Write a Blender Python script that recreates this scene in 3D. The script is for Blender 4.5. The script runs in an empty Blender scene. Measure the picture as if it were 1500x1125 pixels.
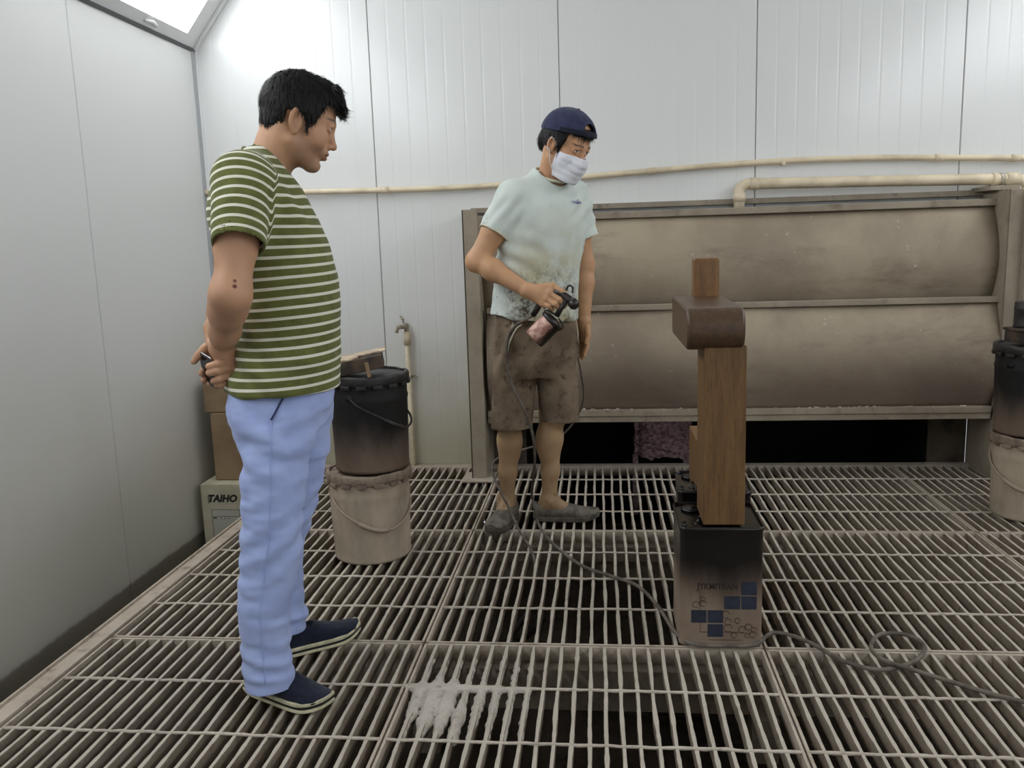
import bpy, bmesh, math, random
import numpy as np
from mathutils import Vector, Matrix, Euler

# ---------------------------------------------------------------- camera, light, exposure
SC = bpy.context.scene
COL = SC.collection
CAM_H = 1.19
def camera_axes(pitch, roll, yaw):
    right = np.array([math.cos(yaw), -math.sin(yaw), 0]); fwd = np.array([math.sin(yaw), math.cos(yaw), 0]); down = np.array([0, 0, -1.])
    f2 = fwd*math.cos(pitch)+down*math.sin(pitch); d2 = down*math.cos(pitch)-fwd*math.sin(pitch)
    r3 = right*math.cos(roll)+d2*math.sin(roll); d3 = d2*math.cos(roll)-right*math.sin(roll)
    return r3, d3, f2
r3, d3, f2 = camera_axes(*[math.radians(a) for a in (9.53, 1.82, -6.13)])
cd = bpy.data.cameras.new('camera'); cam = bpy.data.objects.new('camera', cd); COL.objects.link(cam)
m = Matrix.Identity(4)
for i in range(3):
    m[i][0] = r3[i]; m[i][1] = -d3[i]; m[i][2] = -f2[i]
m[2][3] = CAM_H
cam.matrix_world = m
cd.sensor_fit = 'HORIZONTAL'; cd.sensor_width = 36; cd.lens = 36*1247/1500; cd.clip_start = .02
SC.camera = cam
SC.view_settings.view_transform = 'Standard'; SC.view_settings.look = 'None'
SC.view_settings.gamma = 1; SC.view_settings.use_curve_mapping = False
SC.view_settings.exposure = -0.13
SC.cycles.diffuse_bounces = 8
w = bpy.data.worlds.new('world'); SC.world = w; w.use_nodes = True
w.node_tree.nodes['Background'].inputs[0].default_value = (.9, .95, 1, 1)
w.node_tree.nodes['Background'].inputs[1].default_value = 1.6
LAMP = 6.6        # light boxes in the sloping strips between the walls and the ceiling

WX0, WX1, WY0, WY1, CEIL, PIT = -2.075, 3.0, -2.6, 4.45, 2.93, -0.34
random.seed(7); RNG = np.random.default_rng(7)

# ---------------------------------------------------------------- materials
def srgb(c):
    c = [x/255 for x in c]
    return tuple((x/12.92 if x <= .04045 else ((x+.055)/1.055)**2.4) for x in c)+(1,)
class NT:
    def __init__(s, name):
        s.m = bpy.data.materials.new(name); s.m.use_nodes = True; s.t = s.m.node_tree; s.n = s.t.nodes
        s.b = s.n['Principled BSDF']
    def node(s, kind, **kw):
        x = s.n.new(kind)
        for k, v in kw.items():
            if k.startswith('i_'):
                x.inputs[k[2:].replace('_', ' ')].default_value = v
            else: setattr(x, k, v)
        return x
    def link(s, a, b): s.t.links.new(a, b)
    def coord(s, world=False):
        if world: return s.node('ShaderNodeNewGeometry').outputs['Position']
        return s.node('ShaderNodeTexCoord').outputs['Object']
    def noise(s, co, scale, detail=4, rough=.55, stretch=None):
        if stretch:
            mp = s.node('ShaderNodeMapping'); mp.inputs['Scale'].default_value = stretch; s.link(co, mp.inputs[0]); co = mp.outputs[0]
        n = s.node('ShaderNodeTexNoise', i_Scale=scale, i_Detail=detail, i_Roughness=rough); s.link(co, n.inputs['Vector'])
        return n.outputs[0]
    def ramp(s, fac, lo, hi, a=0., b=1.):
        r = s.node('ShaderNodeMapRange', interpolation_type='SMOOTHSTEP'); s.link(fac, r.inputs[0])
        for i, v in zip((1, 2, 3, 4), (lo, hi, a, b)): r.inputs[i].default_value = v
        return r.outputs[0]
    def math(s, op, a, b):
        x = s.node('ShaderNodeMath', operation=op)
        for i, v in enumerate((a, b)):
            if isinstance(v, (int, float)): x.inputs[i].default_value = v
            else: s.link(v, x.inputs[i])
        return x.outputs[0]
    def mix(s, fac, a, b):
        x = s.node('ShaderNodeMix', data_type='RGBA')
        if isinstance(fac, (int, float)): x.inputs[0].default_value = fac
        else: s.link(fac, x.inputs[0])
        for i, v in ((6, a), (7, b)):
            if isinstance(v, tuple): x.inputs[i].default_value = v
            else: s.link(v, x.inputs[i])
        return x.outputs[2]
    def axis(s, co, k):
        x = s.node('ShaderNodeSeparateXYZ'); s.link(co, x.inputs[0]); return x.outputs[k]
    def bump(s, h, strength=.4, dist=.003):
        x = s.node('ShaderNodeBump'); x.inputs['Strength'].default_value = strength; x.inputs['Distance'].default_value = dist
        s.link(h, x.inputs['Height']); s.link(x.outputs[0], s.b.inputs['Normal'])
    def color(s, c):
        if isinstance(c, tuple): s.b.inputs['Base Color'].default_value = c
        else: s.link(c, s.b.inputs['Base Color'])
    def set(s, rough=None, metal=None, spec=None, coat=None):
        if rough is not None:
            if isinstance(rough, (int, float)): s.b.inputs['Roughness'].default_value = rough
            else: s.link(rough, s.b.inputs['Roughness'])
        if metal is not None: s.b.inputs['Metallic'].default_value = metal
        if spec is not None: s.b.inputs['Specular IOR Level'].default_value = spec
        if coat is not None: s.b.inputs['Coat Weight'].default_value = coat
        return s.m
def simple(name, c, rough=.6, metal=0, c2=None, scale=20, lo=.4, hi=.65, bump=0, bscale=80, spec=.5, stretch=None, world=False, bdist=.002):
    t = NT(name); co = t.coord(world); col = srgb(c)
    if c2: col = t.mix(t.ramp(t.noise(co, scale, stretch=stretch), lo, hi), srgb(c), srgb(c2))
    t.color(col)
    if bump: t.bump(t.noise(co, bscale, 6, .65, stretch), bump, bdist)
    return t.set(rough, metal, spec)
M = {}
# painted sandwich panels with overspray dust settled on their lower part
def wall_mat(name, base, dirt, z0, z1, rough):
    t = NT(name); co = t.coord(True)
    z = t.axis(co, 2)
    n1 = t.noise(co, 1.3, 5); n2 = t.noise(co, 14, 6, .7)
    zz = t.math('ADD', z, t.math('MULTIPLY', t.math('SUBTRACT', n1, .5), .9))
    f = t.ramp(zz, z1, z0)
    c = t.mix(t.math('MULTIPLY', f, .9), srgb(base), srgb(dirt))
    f2 = t.ramp(t.math('ADD', z, t.math('MULTIPLY', t.math('SUBTRACT', n2, .5), .03)), -.235, -.255)
    c = t.mix(t.math('MULTIPLY', f2, .85), c, srgb((132, 125, 110)))
    spots = t.ramp(t.noise(co, 60, 2), .76, .80)
    c = t.mix(t.math('MULTIPLY', spots, t.math('MULTIPLY', f, .5)), c, srgb((105, 98, 88)))
    t.color(c)
    t.bump(t.noise(co, 220, 4), .05, .001)
    return t.set(rough, 0, .45)
M['wall'] = wall_mat('wall_panel_paint', (228, 229, 228), (178, 171, 146), .0, .9, .19)
M['wall_l'] = wall_mat('side_panel_paint', (227, 228, 227), (204, 200, 185), -.1, 1.0, .42)
M['seal'] = simple('white_sealant', (236, 238, 238), .5)
M['seam'] = simple('dark_joint', (188, 189, 188), .8)
M['ceil'] = simple('ceiling_paint', (228, 229, 229), .5)
M['trim'] = simple('grey_trim', (176, 179, 182), .45)
M['trim_dark'] = simple('dark_gasket', (92, 92, 94), .6)
# dusted metal
def dusty(name, a, b, dark, dscale, rough=.85, bump=.6, bscale=160, bdist=.004, dust_and_toplight=None):
    t = NT(name); co = t.coord(True)
    c = t.mix(t.ramp(t.noise(co, 5, 6, .65), .35, .7), srgb(a), srgb(b))
    c = t.mix(t.ramp(t.noise(co, dscale, 5, .7), .52, .75), c, srgb(dark))
    if dust_and_toplight:   # upward faces paler: settled dust, with light from above painted in
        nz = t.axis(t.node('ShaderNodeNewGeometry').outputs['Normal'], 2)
        c = t.mix(t.math('MULTIPLY', t.ramp(nz, .5, .95), .85), c, srgb(dust_and_toplight))
    t.color(c); t.bump(t.noise(co, bscale, 5, .7), bump, bdist)
    return t.set(rough, 0, .25)
M['grate'] = dusty('dusted_grating_steel', (156, 143, 127), (138, 125, 110), (106, 93, 81), 30, bump=1.0, bscale=110, bdist=.006, dust_and_toplight=(204, 195, 180))
M['cross'] = dusty('dusted_cross_bar_steel', (205, 194, 180), (186, 174, 160), (150, 137, 124), 30, bump=.8)
M['beam'] = dusty('dusted_beam_steel', (192, 180, 164), (174, 161, 146), (142, 128, 114), 18)
M['pit'] = dusty('pit_dirt', (84, 75, 66), (62, 55, 49), (40, 35, 31), 6, .95, .8, 30, .02)
M['crust'] = dusty('paint_crust', (198, 190, 179), (180, 171, 160), (148, 137, 126), 30, .9, .7, 120)
def sheet_mat():
    t = NT('oversprayed_sheet_metal'); co = t.coord(True)
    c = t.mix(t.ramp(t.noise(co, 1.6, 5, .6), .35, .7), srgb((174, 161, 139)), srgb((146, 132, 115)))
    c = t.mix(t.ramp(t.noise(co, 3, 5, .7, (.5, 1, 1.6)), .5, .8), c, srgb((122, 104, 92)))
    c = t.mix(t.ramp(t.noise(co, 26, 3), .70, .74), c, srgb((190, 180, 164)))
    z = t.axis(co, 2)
    c = t.mix(t.math('MULTIPLY', t.ramp(t.math('ADD', z, t.math('MULTIPLY', t.noise(co, 2.5, 4), .5)), 1.10, .65), .65), c, srgb((112, 96, 86)))  # shade on the lower part of the bulging sheets painted in
    t.color(c)
    t.bump(t.math('ADD', t.noise(co, 190, 3, .6, (.35, 1, 1)), t.math('MULTIPLY', t.ramp(t.noise(co, 55, 2), .66, .74), 1.5)), .55, .002)
    return t.set(.7, 0, .35)
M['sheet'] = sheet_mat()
M['booth'] = dusty('oversprayed_plate', (162, 151, 134), (146, 134, 118), (120, 106, 94), 9, .8, .4, 120, .002)
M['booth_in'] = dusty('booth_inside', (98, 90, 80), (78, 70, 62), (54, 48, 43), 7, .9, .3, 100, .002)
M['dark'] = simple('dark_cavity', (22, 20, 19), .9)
M['foam'] = simple('pink_grey_foam', (226, 192, 198), .9, c2=(160, 128, 136), scale=45, bump=.8, bscale=70, bdist=.01)
M['pipe'] = simple('cream_plastic_pipe', (226, 211, 182), .45, c2=(204, 188, 160), scale=6)
M['pipe_dirty'] = simple('dusty_plastic_pipe', (224, 211, 184), .6, c2=(196, 183, 158), scale=8, world=True)
M['tap'] = simple('dusty_tap_metal', (190, 182, 165), .55, .2, c2=(140, 130, 116), scale=40)
M['hose'] = simple('dusty_rubber_hose', (112, 103, 93), .8, c2=(84, 76, 68), scale=25, bump=.3)
M['hose_dark'] = simple('dark_rubber_hose', (58, 51, 46), .7)
M['card'] = simple('cardboard', (150, 126, 98), .85, c2=(130, 108, 84), scale=5, bump=.15, bscale=60, world=True)
M['card_pale'] = simple('pale_printed_carton', (196, 190, 166), .8, c2=(176, 168, 144), scale=6, bump=.1, world=True)
M['print'] = simple('black_print', (42, 38, 34), .8)
M['print_grey'] = simple('grey_print', (120, 114, 100), .8)
M['print_pale'] = simple('label_paper', (192, 192, 180), .8)

# ---------------------------------------------------------------- mesh building
class MB:
    def __init__(s): s.v = []; s.f = []
    def add(s, vs, fs):
        o = len(s.v); s.v += [tuple(v) for v in vs]; s.f += [tuple(i+o for i in f) for f in fs]; return s
    def box(s, c, d, rot=None):
        x, y, z = [q/2 for q in d]
        P = [Vector((a, b, e)) for a in (-x, x) for b in (-y, y) for e in (-z, z)]
        if rot is not None: P = [rot @ p for p in P]
        return s.add([p+Vector(c) for p in P], [(0, 1, 3, 2), (4, 6, 7, 5), (0, 4, 5, 1), (2, 3, 7, 6), (0, 2, 6, 4), (1, 5, 7, 3)])
    def bb(s, x0, x1, y0, y1, z0, z1): return s.box(((x0+x1)/2, (y0+y1)/2, (z0+z1)/2), (x1-x0, y1-y0, z1-z0))
    def tube(s, path, r, n=10, caps=True):
        P = [Vector(p) for p in path]; rr = r if hasattr(r, '__len__') else [r]*len(P)
        up = Vector((0, 0, 1)); vs = []; prev = None
        for i, p in enumerate(P):
            d = (P[min(i+1, len(P)-1)]-P[max(i-1, 0)]).normalized()
            if prev is None: a = d.cross(up if abs(d.z) < .9 else Vector((1, 0, 0))).normalized()
            else: a = (prev-d*prev.dot(d)).normalized()
            prev = a; b = d.cross(a)
            vs += [p+(a*math.cos(2*math.pi*k/n)+b*math.sin(2*math.pi*k/n))*rr[i] for k in range(n)]
        fs = [(i*n+k, i*n+(k+1) % n, (i+1)*n+(k+1) % n, (i+1)*n+k) for i in range(len(P)-1) for k in range(n)]
        if caps: fs += [tuple(range(n))[::-1], tuple(range((len(P)-1)*n, len(P)*n))]
        return s.add(vs, fs)
    def lathe(s, prof, c=(0, 0, 0), n=32, wob=None):
        vs = [(c[0]+r*math.cos(2*math.pi*k/n), c[1]+r*math.sin(2*math.pi*k/n), c[2]+z+(wob(k/n) if wob else 0)) for r, z in prof for k in range(n)]
        fs = [(i*n+k, i*n+(k+1) % n, (i+1)*n+(k+1) % n, (i+1)*n+k) for i in range(len(prof)-1) for k in range(n)]
        fs += [tuple(range(n))[::-1], tuple(range((len(prof)-1)*n, len(prof)*n))]
        return s.add(vs, fs)
    def prism(s, poly, axis, a, b):
        # poly: 2-D outline in the two remaining axes (in x,y,z order); extruded along axis from a to b
        n = len(poly); vs = []
        for t in (a, b):
            for p in poly:
                q = list(p); q.insert(axis, t); vs.append(q)
        fs = [(i, (i+1) % n, n+(i+1) % n, n+i) for i in range(n)]+[tuple(range(n))[::-1], tuple(range(n, 2*n))]
        return s.add(vs, fs)
    def mesh(s, name, smooth=False):
        me = bpy.data.meshes.new(name); me.from_pydata([tuple(v) for v in s.v], [], s.f); me.update()
        bm = bmesh.new(); bm.from_mesh(me); bmesh.ops.recalc_face_normals(bm, faces=bm.faces); bm.to_mesh(me); bm.free()
        if smooth: me.polygons.foreach_set('use_smooth', [True]*len(me.polygons))
        return me
    def build(s, name, mat, parent=None, smooth=False, bevel=0, world=True, seg=2):
        if parent is not None and world:
            o = parent['_org']; s.v = [(v[0]-o[0], v[1]-o[1], v[2]-o[2]) for v in s.v]
        return obj(name, s.mesh(name, smooth), mat, parent, bevel, seg, smooth)
def obj(name, me, mat, parent=None, bevel=0, seg=2, smooth=False):
    o = bpy.data.objects.new(name, me); COL.objects.link(o)
    if mat is not None:
        me.materials.clear(); me.materials.append(mat if not isinstance(mat, str) else M[mat])
    if parent is not None:
        o.parent = parent; o['_org'] = list(parent['_org'])
    else: o['_org'] = [0., 0., 0.]
    if bevel:
        b = o.modifiers.new('bevel', 'BEVEL'); b.width = bevel; b.segments = seg; b.limit_method = 'ANGLE'; b.angle_limit = math.radians(40)
        if smooth or seg > 1:
            me.polygons.foreach_set('use_smooth', [True]*len(me.polygons))
            wn = o.modifiers.new('wn', 'WEIGHTED_NORMAL'); wn.keep_sharp = True
    return o
def tag(o, label, cat, group=None):
    o['label'] = label; o['category'] = cat
    if group: o['group'] = group
    return o
def thing(name, label, cat, loc=(0, 0, 0), group=None):
    o = bpy.data.objects.new(name, None); COL.objects.link(o); o.location = loc; o.empty_display_size = .1
    o['_org'] = list(loc)
    return tag(o, label, cat, group)
def struct(o): o['kind'] = 'structure'; return o
def top(mb, name, mat, label, cat, loc, group=None, **kw):
    mb.v = [(v[0]-loc[0], v[1]-loc[1], v[2]-loc[2]) for v in mb.v]
    o = mb.build(name, mat, None, **kw); o.location = loc; o['_org'] = list(loc)
    return tag(o, label, cat, group)
def smooth_path(P, n=8):
    P = [np.array(p, float) for p in P]; P = [2*P[0]-P[1]]+P+[2*P[-1]-P[-2]]; out = []
    for i in range(1, len(P)-2):
        for k in range(n):
            t = k/n; a, b, c, d = P[i-1:i+3]
            out.append(.5*((2*b)+(-a+c)*t+(2*a-5*b+4*c-d)*t*t+(-a+3*b-3*c+d)*t**3))
    out.append(P[-2]); return [tuple(p) for p in out]
def text_mesh(body, size, depth=.0004, shear=0., bold=0.):
    cu = bpy.data.curves.new('lettering', 'FONT'); cu.body = body; cu.size = size; cu.extrude = depth; cu.align_x = 'CENTER'; cu.align_y = 'CENTER'
    cu.shear = shear; cu.offset = bold; cu.resolution_u = 3
    o = bpy.data.objects.new('lettering', cu); COL.objects.link(o)
    dg = bpy.context.evaluated_depsgraph_get(); me = bpy.data.meshes.new_from_object(o.evaluated_get(dg))
    bpy.data.objects.remove(o); bpy.data.curves.remove(cu)
    return me

# ---------------------------------------------------------------- setting
# floor: pit base with a concrete kerb around it; grating panels lie over the pit
mb = MB().bb(WX0, WX1, 1.35, WY1+.02, PIT-.1, PIT)
mb.bb(WX0, WX1, WY0, 1.335, PIT-.1, -.005).bb(2.475, WX1, 1.335, WY1, PIT, -.005)
floor = struct(mb.build('floor', 'pit'))
mb = MB().bb(-1.612, -1.556, 1.34, 4.43, -.055, .006).bb(-1.612, -1.604, 1.34, 4.43, -.055, .016)
mb.build('edge_beam', 'beam', floor, bevel=.002)
for y in (3.375, 2.365, 1.37):
    MB().bb(-1.6, 2.47, y-.05, y+.05, -.115, -.05).bb(-1.6, 2.47, y-.015, y+.015, -.2, -.115).build('support_beam', 'beam', floor, bevel=.004)
for x in (-.545, .458, 1.461):
    for y in (3.375, 2.365):
        MB().bb(x-.04, x+.04, y-.04, y+.04, PIT, -.2).build('support_post', 'beam', floor, bevel=.004)
MB().bb(-1.6, 2.47, 4.385, 4.44, -.05, .003).build('edge_beam', 'beam', floor, bevel=.002)
# things lying in the pit under the gratings
MB().tube(smooth_path([(-.36, 3.1, -.30), (-.30, 2.85, -.22), (-.22, 2.8, -.12), (-.28, 2.95, -.16), (-.33, 2.7, -.28), (.3, 2.5, -.31)]), .012, 8).build('drain_hose', 'hose_dark', floor, smooth=True)
PW, PL, NB = 1.003, 1.01, 24
def bar_mesh(seed, L=PL-.016):
    r = np.random.default_rng(seed); n = 44; mb = MB(); vs = []
    prof = [(-.0040, -.040), (.0040, -.040), (.0056, -.002), (.0046, .0015), (-.0046, .0015), (-.0056, -.002)]
    ph = r.uniform(0, 6, 6)
    for i in range(n+1):
        y = i/n*L; t = i/n
        f = 1+.10*math.sin(9*t*3+ph[0])+.08*math.sin(23*t+ph[1])+r.normal(0, .10)
        dx = .0012*math.sin(5*t+ph[2])+.001*math.sin(17*t+ph[3]); dz = .001*math.sin(13*t+ph[4])
        vs += [(dx+px*f, y, pz+(dz if pz > -.02 else 0)) for px, pz in prof]
    k = len(prof)
    fs = [(i*k+j, i*k+(j+1) % k, (i+1)*k+(j+1) % k, (i+1)*k+j) for i in range(n) for j in range(k)]+[tuple(range(k))[::-1], tuple(range(n*k, n*k+k))]
    return mb.add(vs, fs).mesh('bearing_bar', False)
def cross_mesh(seed, L=PW-.016):
    r = np.random.default_rng(seed); n = 40
    return MB().tube([(i/n*L, r.normal(0, .0008), r.normal(0, .0006)) for i in range(n+1)], [.0037+abs(r.normal(0, .0007)) for i in range(n+1)], 6).mesh('cross_bar', True)
BARS = [bar_mesh(i) for i in range(6)]; CROSS = [cross_mesh(20+i) for i in range(4)]
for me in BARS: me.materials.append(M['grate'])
for me in CROSS: me.materials.append(M['cross'])
fm = MB()
g = .003
fm.bb(g, PW-g, g, g+.008, -.042, .002).bb(g, PW-g, PL-g-.008, PL-g, -.042, .002)
fm.bb(g, g+.007, g, PL-g, -.042, .002).bb(PW-g-.007, PW-g, g, PL-g, -.042, .002)
FRAME = fm.mesh('grating_panel'); FRAME.materials.append(M['beam'])
for ci in range(4):
    for ri in range(3):
        p = bpy.data.objects.new('grating_panel', FRAME); COL.objects.link(p); p.parent = floor; p['_org'] = [0, 0, 0]
        p.location = (-1.548+ci*PW, 1.355+ri*PL, random.uniform(-.001, .001))
        for k in range(1, NB):
            b = bpy.data.objects.new('bearing_bar', random.choice(BARS)); COL.objects.link(b); b.parent = p
            b.location = (k*PW/NB+random.uniform(-.0012, .0012), .008, 0)
            if random.random() < .5: b.location.y = PL-.008; b.rotation_euler.z = math.pi
        for k in (1, 2, 3):
            c = bpy.data.objects.new('cross_bar', random.choice(CROSS)); COL.objects.link(c); c.parent = p
            c.location = (.008, k*PL/4, .0015)

# walls of tongue-and-groove sandwich panels
def panel_profile(width):
    # ribbed face: (u, depth) points over the width of a panel
    pts = [(0.0012, .006), (.004, 0)]
    n = 10; w0 = width/n
    for i in range(n):
        a = i*w0; 
        if i: pts += [(a-.007, 0), (a-.0025, .0005), (a+.0025, .0005), (a+.007, 0)]
    pts += [(width-.004, 0), (width-.0012, .006)]
    return pts
wall_back = struct(MB().bb(WX0-.1, WX1+.1, WY1+.02, WY1+.06, 1.30, CEIL).bb(WX0-.1, -.66, WY1+.02, WY1+.06, PIT, 1.30).bb(1.9, WX1+.1, WY1+.02, WY1+.06, PIT, 1.3).build('wall_back', 'seam'))
seams = [WX0, -1.155, -.192, .771, 1.738, 2.70, WX1]
for i in range(len(seams)-1):
    a, b = seams[i], seams[i+1]
    prof = panel_profile(b-a) if b-a > .6 else [(.0025, .006), (.006, 0), (b-a-.006, 0), (b-a-.0025, .006)]
    pieces = [(a, b, PIT, CEIL)]
    if i == 1: pieces = [(a, b, 1.30, CEIL), (a, -.665, PIT, 1.30)]
    if i in (2, 3): pieces = [(a, b, 1.30, CEIL)]
    if i == 4: pieces = [(a, b, 1.30, CEIL), (1.905, b, PIT, 1.30)]
    mb = MB()
    for (x0, x1, z0, z1) in pieces:
        pp = [(a+u, WY1+d) for u, d in prof]
        pp = [q for q in pp if x0 <= q[0] <= x1]
        if x0 > a: pp = [(x0, WY1)]+pp
        if x1 < b: pp = pp+[(x1, WY1)]
        poly = pp+[(pp[-1][0], WY1+.02), (pp[0][0], WY1+.02)]
        mb.prism(poly, 2, z0, z1)
    mb.build('wall_panel', 'wall', wall_back)
wall_left = struct(MB().bb(WX0-.06, WX0-.02, WY0, WY1+.02, PIT, CEIL).build('wall_left', 'seam'))
ys = [WY1, 3.353, 2.39, 1.427, .464, -.5, -1.46, WY0]
for i in range(len(ys)-1):
    b, a = ys[i], ys[i+1]
    poly = [(WX0-.006, a+.0025), (WX0, a+.005)]+[(WX0, b-.005), (WX0-.006, b-.0025), (WX0-.02, b-.0025), (WX0-.02, a+.0025)]
    MB().prism(poly, 2, PIT, 2.215).build('wall_panel', 'wall_l', wall_left)
MB().bb(WX0-.005, WX0+.012, WY1-.014, WY1+.004, 1.3, 2.215).build('corner_sealant', 'seal', wall_left)
MB().bb(WX0-.002, WX0+.005, WY1-.05, WY1-.014, PIT, 2.215).build('corner_strip', 'trim', wall_left)
struct(MB().bb(WX1, WX1+.05, WY0, WY1+.05, PIT, CEIL).build('wall_right', 'wall_l'))
struct(MB().bb(WX0-.05, 1.2, WY0-.05, WY0, PIT, CEIL).bb(2.8, WX1+.05, WY0-.05, WY0, PIT, CEIL).bb(1.2, 2.8, WY0-.05, WY0, 2.2, CEIL).bb(1.2, 2.8, WY0-.05, WY0, PIT, 0).build('wall_front', 'wall_l'))   # doorway added behind the camera, lets world light in as fill
struct(MB().bb(WX0-.05, WX1+.05, WY0-.05, WY1+.05, CEIL, CEIL+.05).build('ceiling', 'ceil'))
# sloping light strips along both side walls
t = NT('lit_diffuser'); t.b.inputs['Emission Color'].default_value = (.945, .975, 1, 1); t.b.inputs['Emission Strength'].default_value = LAMP; t.color((.9, .9, .9, 1)); M['lamp'] = t.m
SL = Vector((.19, 0, .24)).normalized()
def light_strip(side):
    wx = WX0 if side > 0 else WX1
    L = (CEIL-2.215)/SL.z
    def P(s, y, n=0.):   # s along the slope from the wall edge, n out of the slope into the room
        x = wx+side*(SL.x*s+SL.z*n); return (x, y, 2.215+SL.z*s-SL.x*n)
    nm = 'trim_1' if side > 0 else 'trim_2'
    def slab(s0, s1, y0, y1, n0, n1, mb):
        vs = [P(s, y, n) for s in (s0, s1) for y in (y0, y1) for n in (n0, n1)]
        return mb.add(vs, [(0, 1, 3, 2), (4, 6, 7, 5), (0, 4, 5, 1), (2, 3, 7, 6), (0, 2, 6, 4), (1, 5, 7, 3)])
    mb = MB(); slab(0, L, WY0, WY1, -.03, -.02, mb)
    yb = [4.31, 2.83, 1.33, -.17, -1.67]
    slab(0, .05, WY0, WY1, -.02, 0, mb); slab(.62, L, WY0, WY1, -.02, 0, mb); slab(.05, .62, 4.31, WY1, -.02, 0, mb)
    for y in yb[1:-1]: slab(.05, .62, y-.06, y+.06, -.02, 0, mb)
    slab(.05, .62, WY0, -1.61, -.02, 0, mb)
    o = struct(mb.build(nm, 'ceil'))
    mb = MB(); slab(-.012, .006, WY0, WY1, -.004, .012, mb); mb.build('gasket', 'trim_dark', o)
    mb = MB(); slab(.0, L, WY1-.03, WY1, .0, .012, mb); mb.build('trim_rail', 'seal', o)
    if side > 0:
        mb = MB(); mb.tube([P(.03, 4.03, .0), P(.04, 3.97, .012), P(.03, 3.92, .0)], .008, 8); mb.build('clip', 'seal', o, smooth=True)
    for k in range(4):
        y1, y0 = yb[k]-(.0 if k == 0 else .06), yb[k+1]+.06
        r = thing('light_box', ('lit white light box above the left wall, %s' if side > 0 else 'lit white light box above the right wall, %s') % ('nearest the back wall', 'second from the back wall', 'third from the back wall', 'farthest from the back wall')[k], 'light', P(.33, (y0+y1)/2, -.01), 'light boxes along the walls')
        mb = MB(); slab(.055, .615, y0+.005, y1-.005, -.016, -.012, mb); mb.build('diffuser', 'lamp', r)
        mb = MB(); slab(.05, .062, y0, y1, -.014, .002, mb); slab(.608, .62, y0, y1, -.014, .002, mb); slab(.062, .608, y0, y0+.012, -.014, .002, mb); slab(.062, .608, y1-.012, y1, -.014, .002, mb)
        mb.build('frame', 'ceil', r)
light_strip(1); light_strip(-1)

# ---------------------------------------------------------------- spray booth in the back wall
bt = thing('spray_booth', 'wide oversprayed metal water curtain spray booth with two curved sheets', 'spray booth', (.62, 4.2, 0))
BX0, BX1 = -.585, 1.845
def curved(prof, x0, x1, thick, name, mat, nx=30, wob=.0):
    mb = MB(); n = len(prof); vs = []
    for j in range(nx+1):
        x = x0+(x1-x0)*j/nx
        for y, z in prof: vs.append((x, y+wob*math.sin(x*4.1+z*3)*math.sin(math.pi*j/nx), z))
    back = [(x, y+thick, z) for x, y, z in vs]; N = len(vs)
    fs = [(j*n+i, j*n+i+1, (j+1)*n+i+1, (j+1)*n+i) for j in range(nx) for i in range(n-1)]
    fs += [tuple(q+N for q in f)[::-1] for f in fs]
    fs += [(j*n, (j+1)*n, (j+1)*n+N, j*n+N) for j in range(nx)]+[(j*n+n-1, j*n+n-1+N, (j+1)*n+n-1+N, (j+1)*n+n-1) for j in range(nx)]
    fs += [(i, i+N, i+1+N, i+1) for i in range(n-1)]+[(nx*n+i, nx*n+i+1, nx*n+i+1+N, nx*n+i+N) for i in range(n-1)]
    mb.add(vs+back, fs); return mb.build(name, mat, bt, smooth=True)
def arc(z0, z1, y0, y1, bulge, n=16):
    return [(y0+(y1-y0)*i/n-bulge*math.sin(math.pi*i/n), z0+(z1-z0)*i/n) for i in range(n+1)]
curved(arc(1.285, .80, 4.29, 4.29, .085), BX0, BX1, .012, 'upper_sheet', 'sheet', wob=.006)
MB().bb(BX0, BX1, 4.262, 4.30, 1.283, 1.315).build('upper_lip', 'booth', bt, bevel=.003)
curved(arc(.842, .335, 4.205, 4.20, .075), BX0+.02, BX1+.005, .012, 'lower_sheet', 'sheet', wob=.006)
MB().bb(BX0+.02, BX1+.005, 4.18, 4.215, .838, .866).build('lower_lip', 'booth', bt, bevel=.003)
MB().bb(BX0+.01, BX1-.01, 4.165, 4.21, .316, .347).bb(BX0+.01, BX1-.01, 4.172, 4.205, .285, .316).build('bottom_flange', 'booth', bt, bevel=.003)
# left and right side plates with their flanges
MB().bb(-.66, -.652, 4.12, WY1, -.005, 1.345).bb(-.66, -.585, 4.12, 4.128, .0, 1.345).bb(-.595, -.585, 4.128, 4.44, 0, 1.31).build('side_plate', 'booth', bt, bevel=.002)
MB().bb(-.705, -.55, 4.07, 4.24, .004, .014).build('foot_plate', 'beam', bt, bevel=.002)
MB().bb(1.842, 1.85, 4.13, WY1, 0, 1.35).bb(1.842, 1.91, 4.13, 4.138, .0, 1.35).bb(1.905, 1.93, 4.09, WY1, 0, 1.352).build('side_plate', 'booth', bt, bevel=.002)
# rail on the wall above the open slot
MB().bb(-.66, 1.87, 4.41, 4.45, 1.335, 1.362).build('top_rail', 'booth', bt, bevel=.003)
MB().bb(1.80, 1.93, 4.24, 4.45, 1.352, 1.372).build('top_cap', 'booth', bt, bevel=.002)
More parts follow.
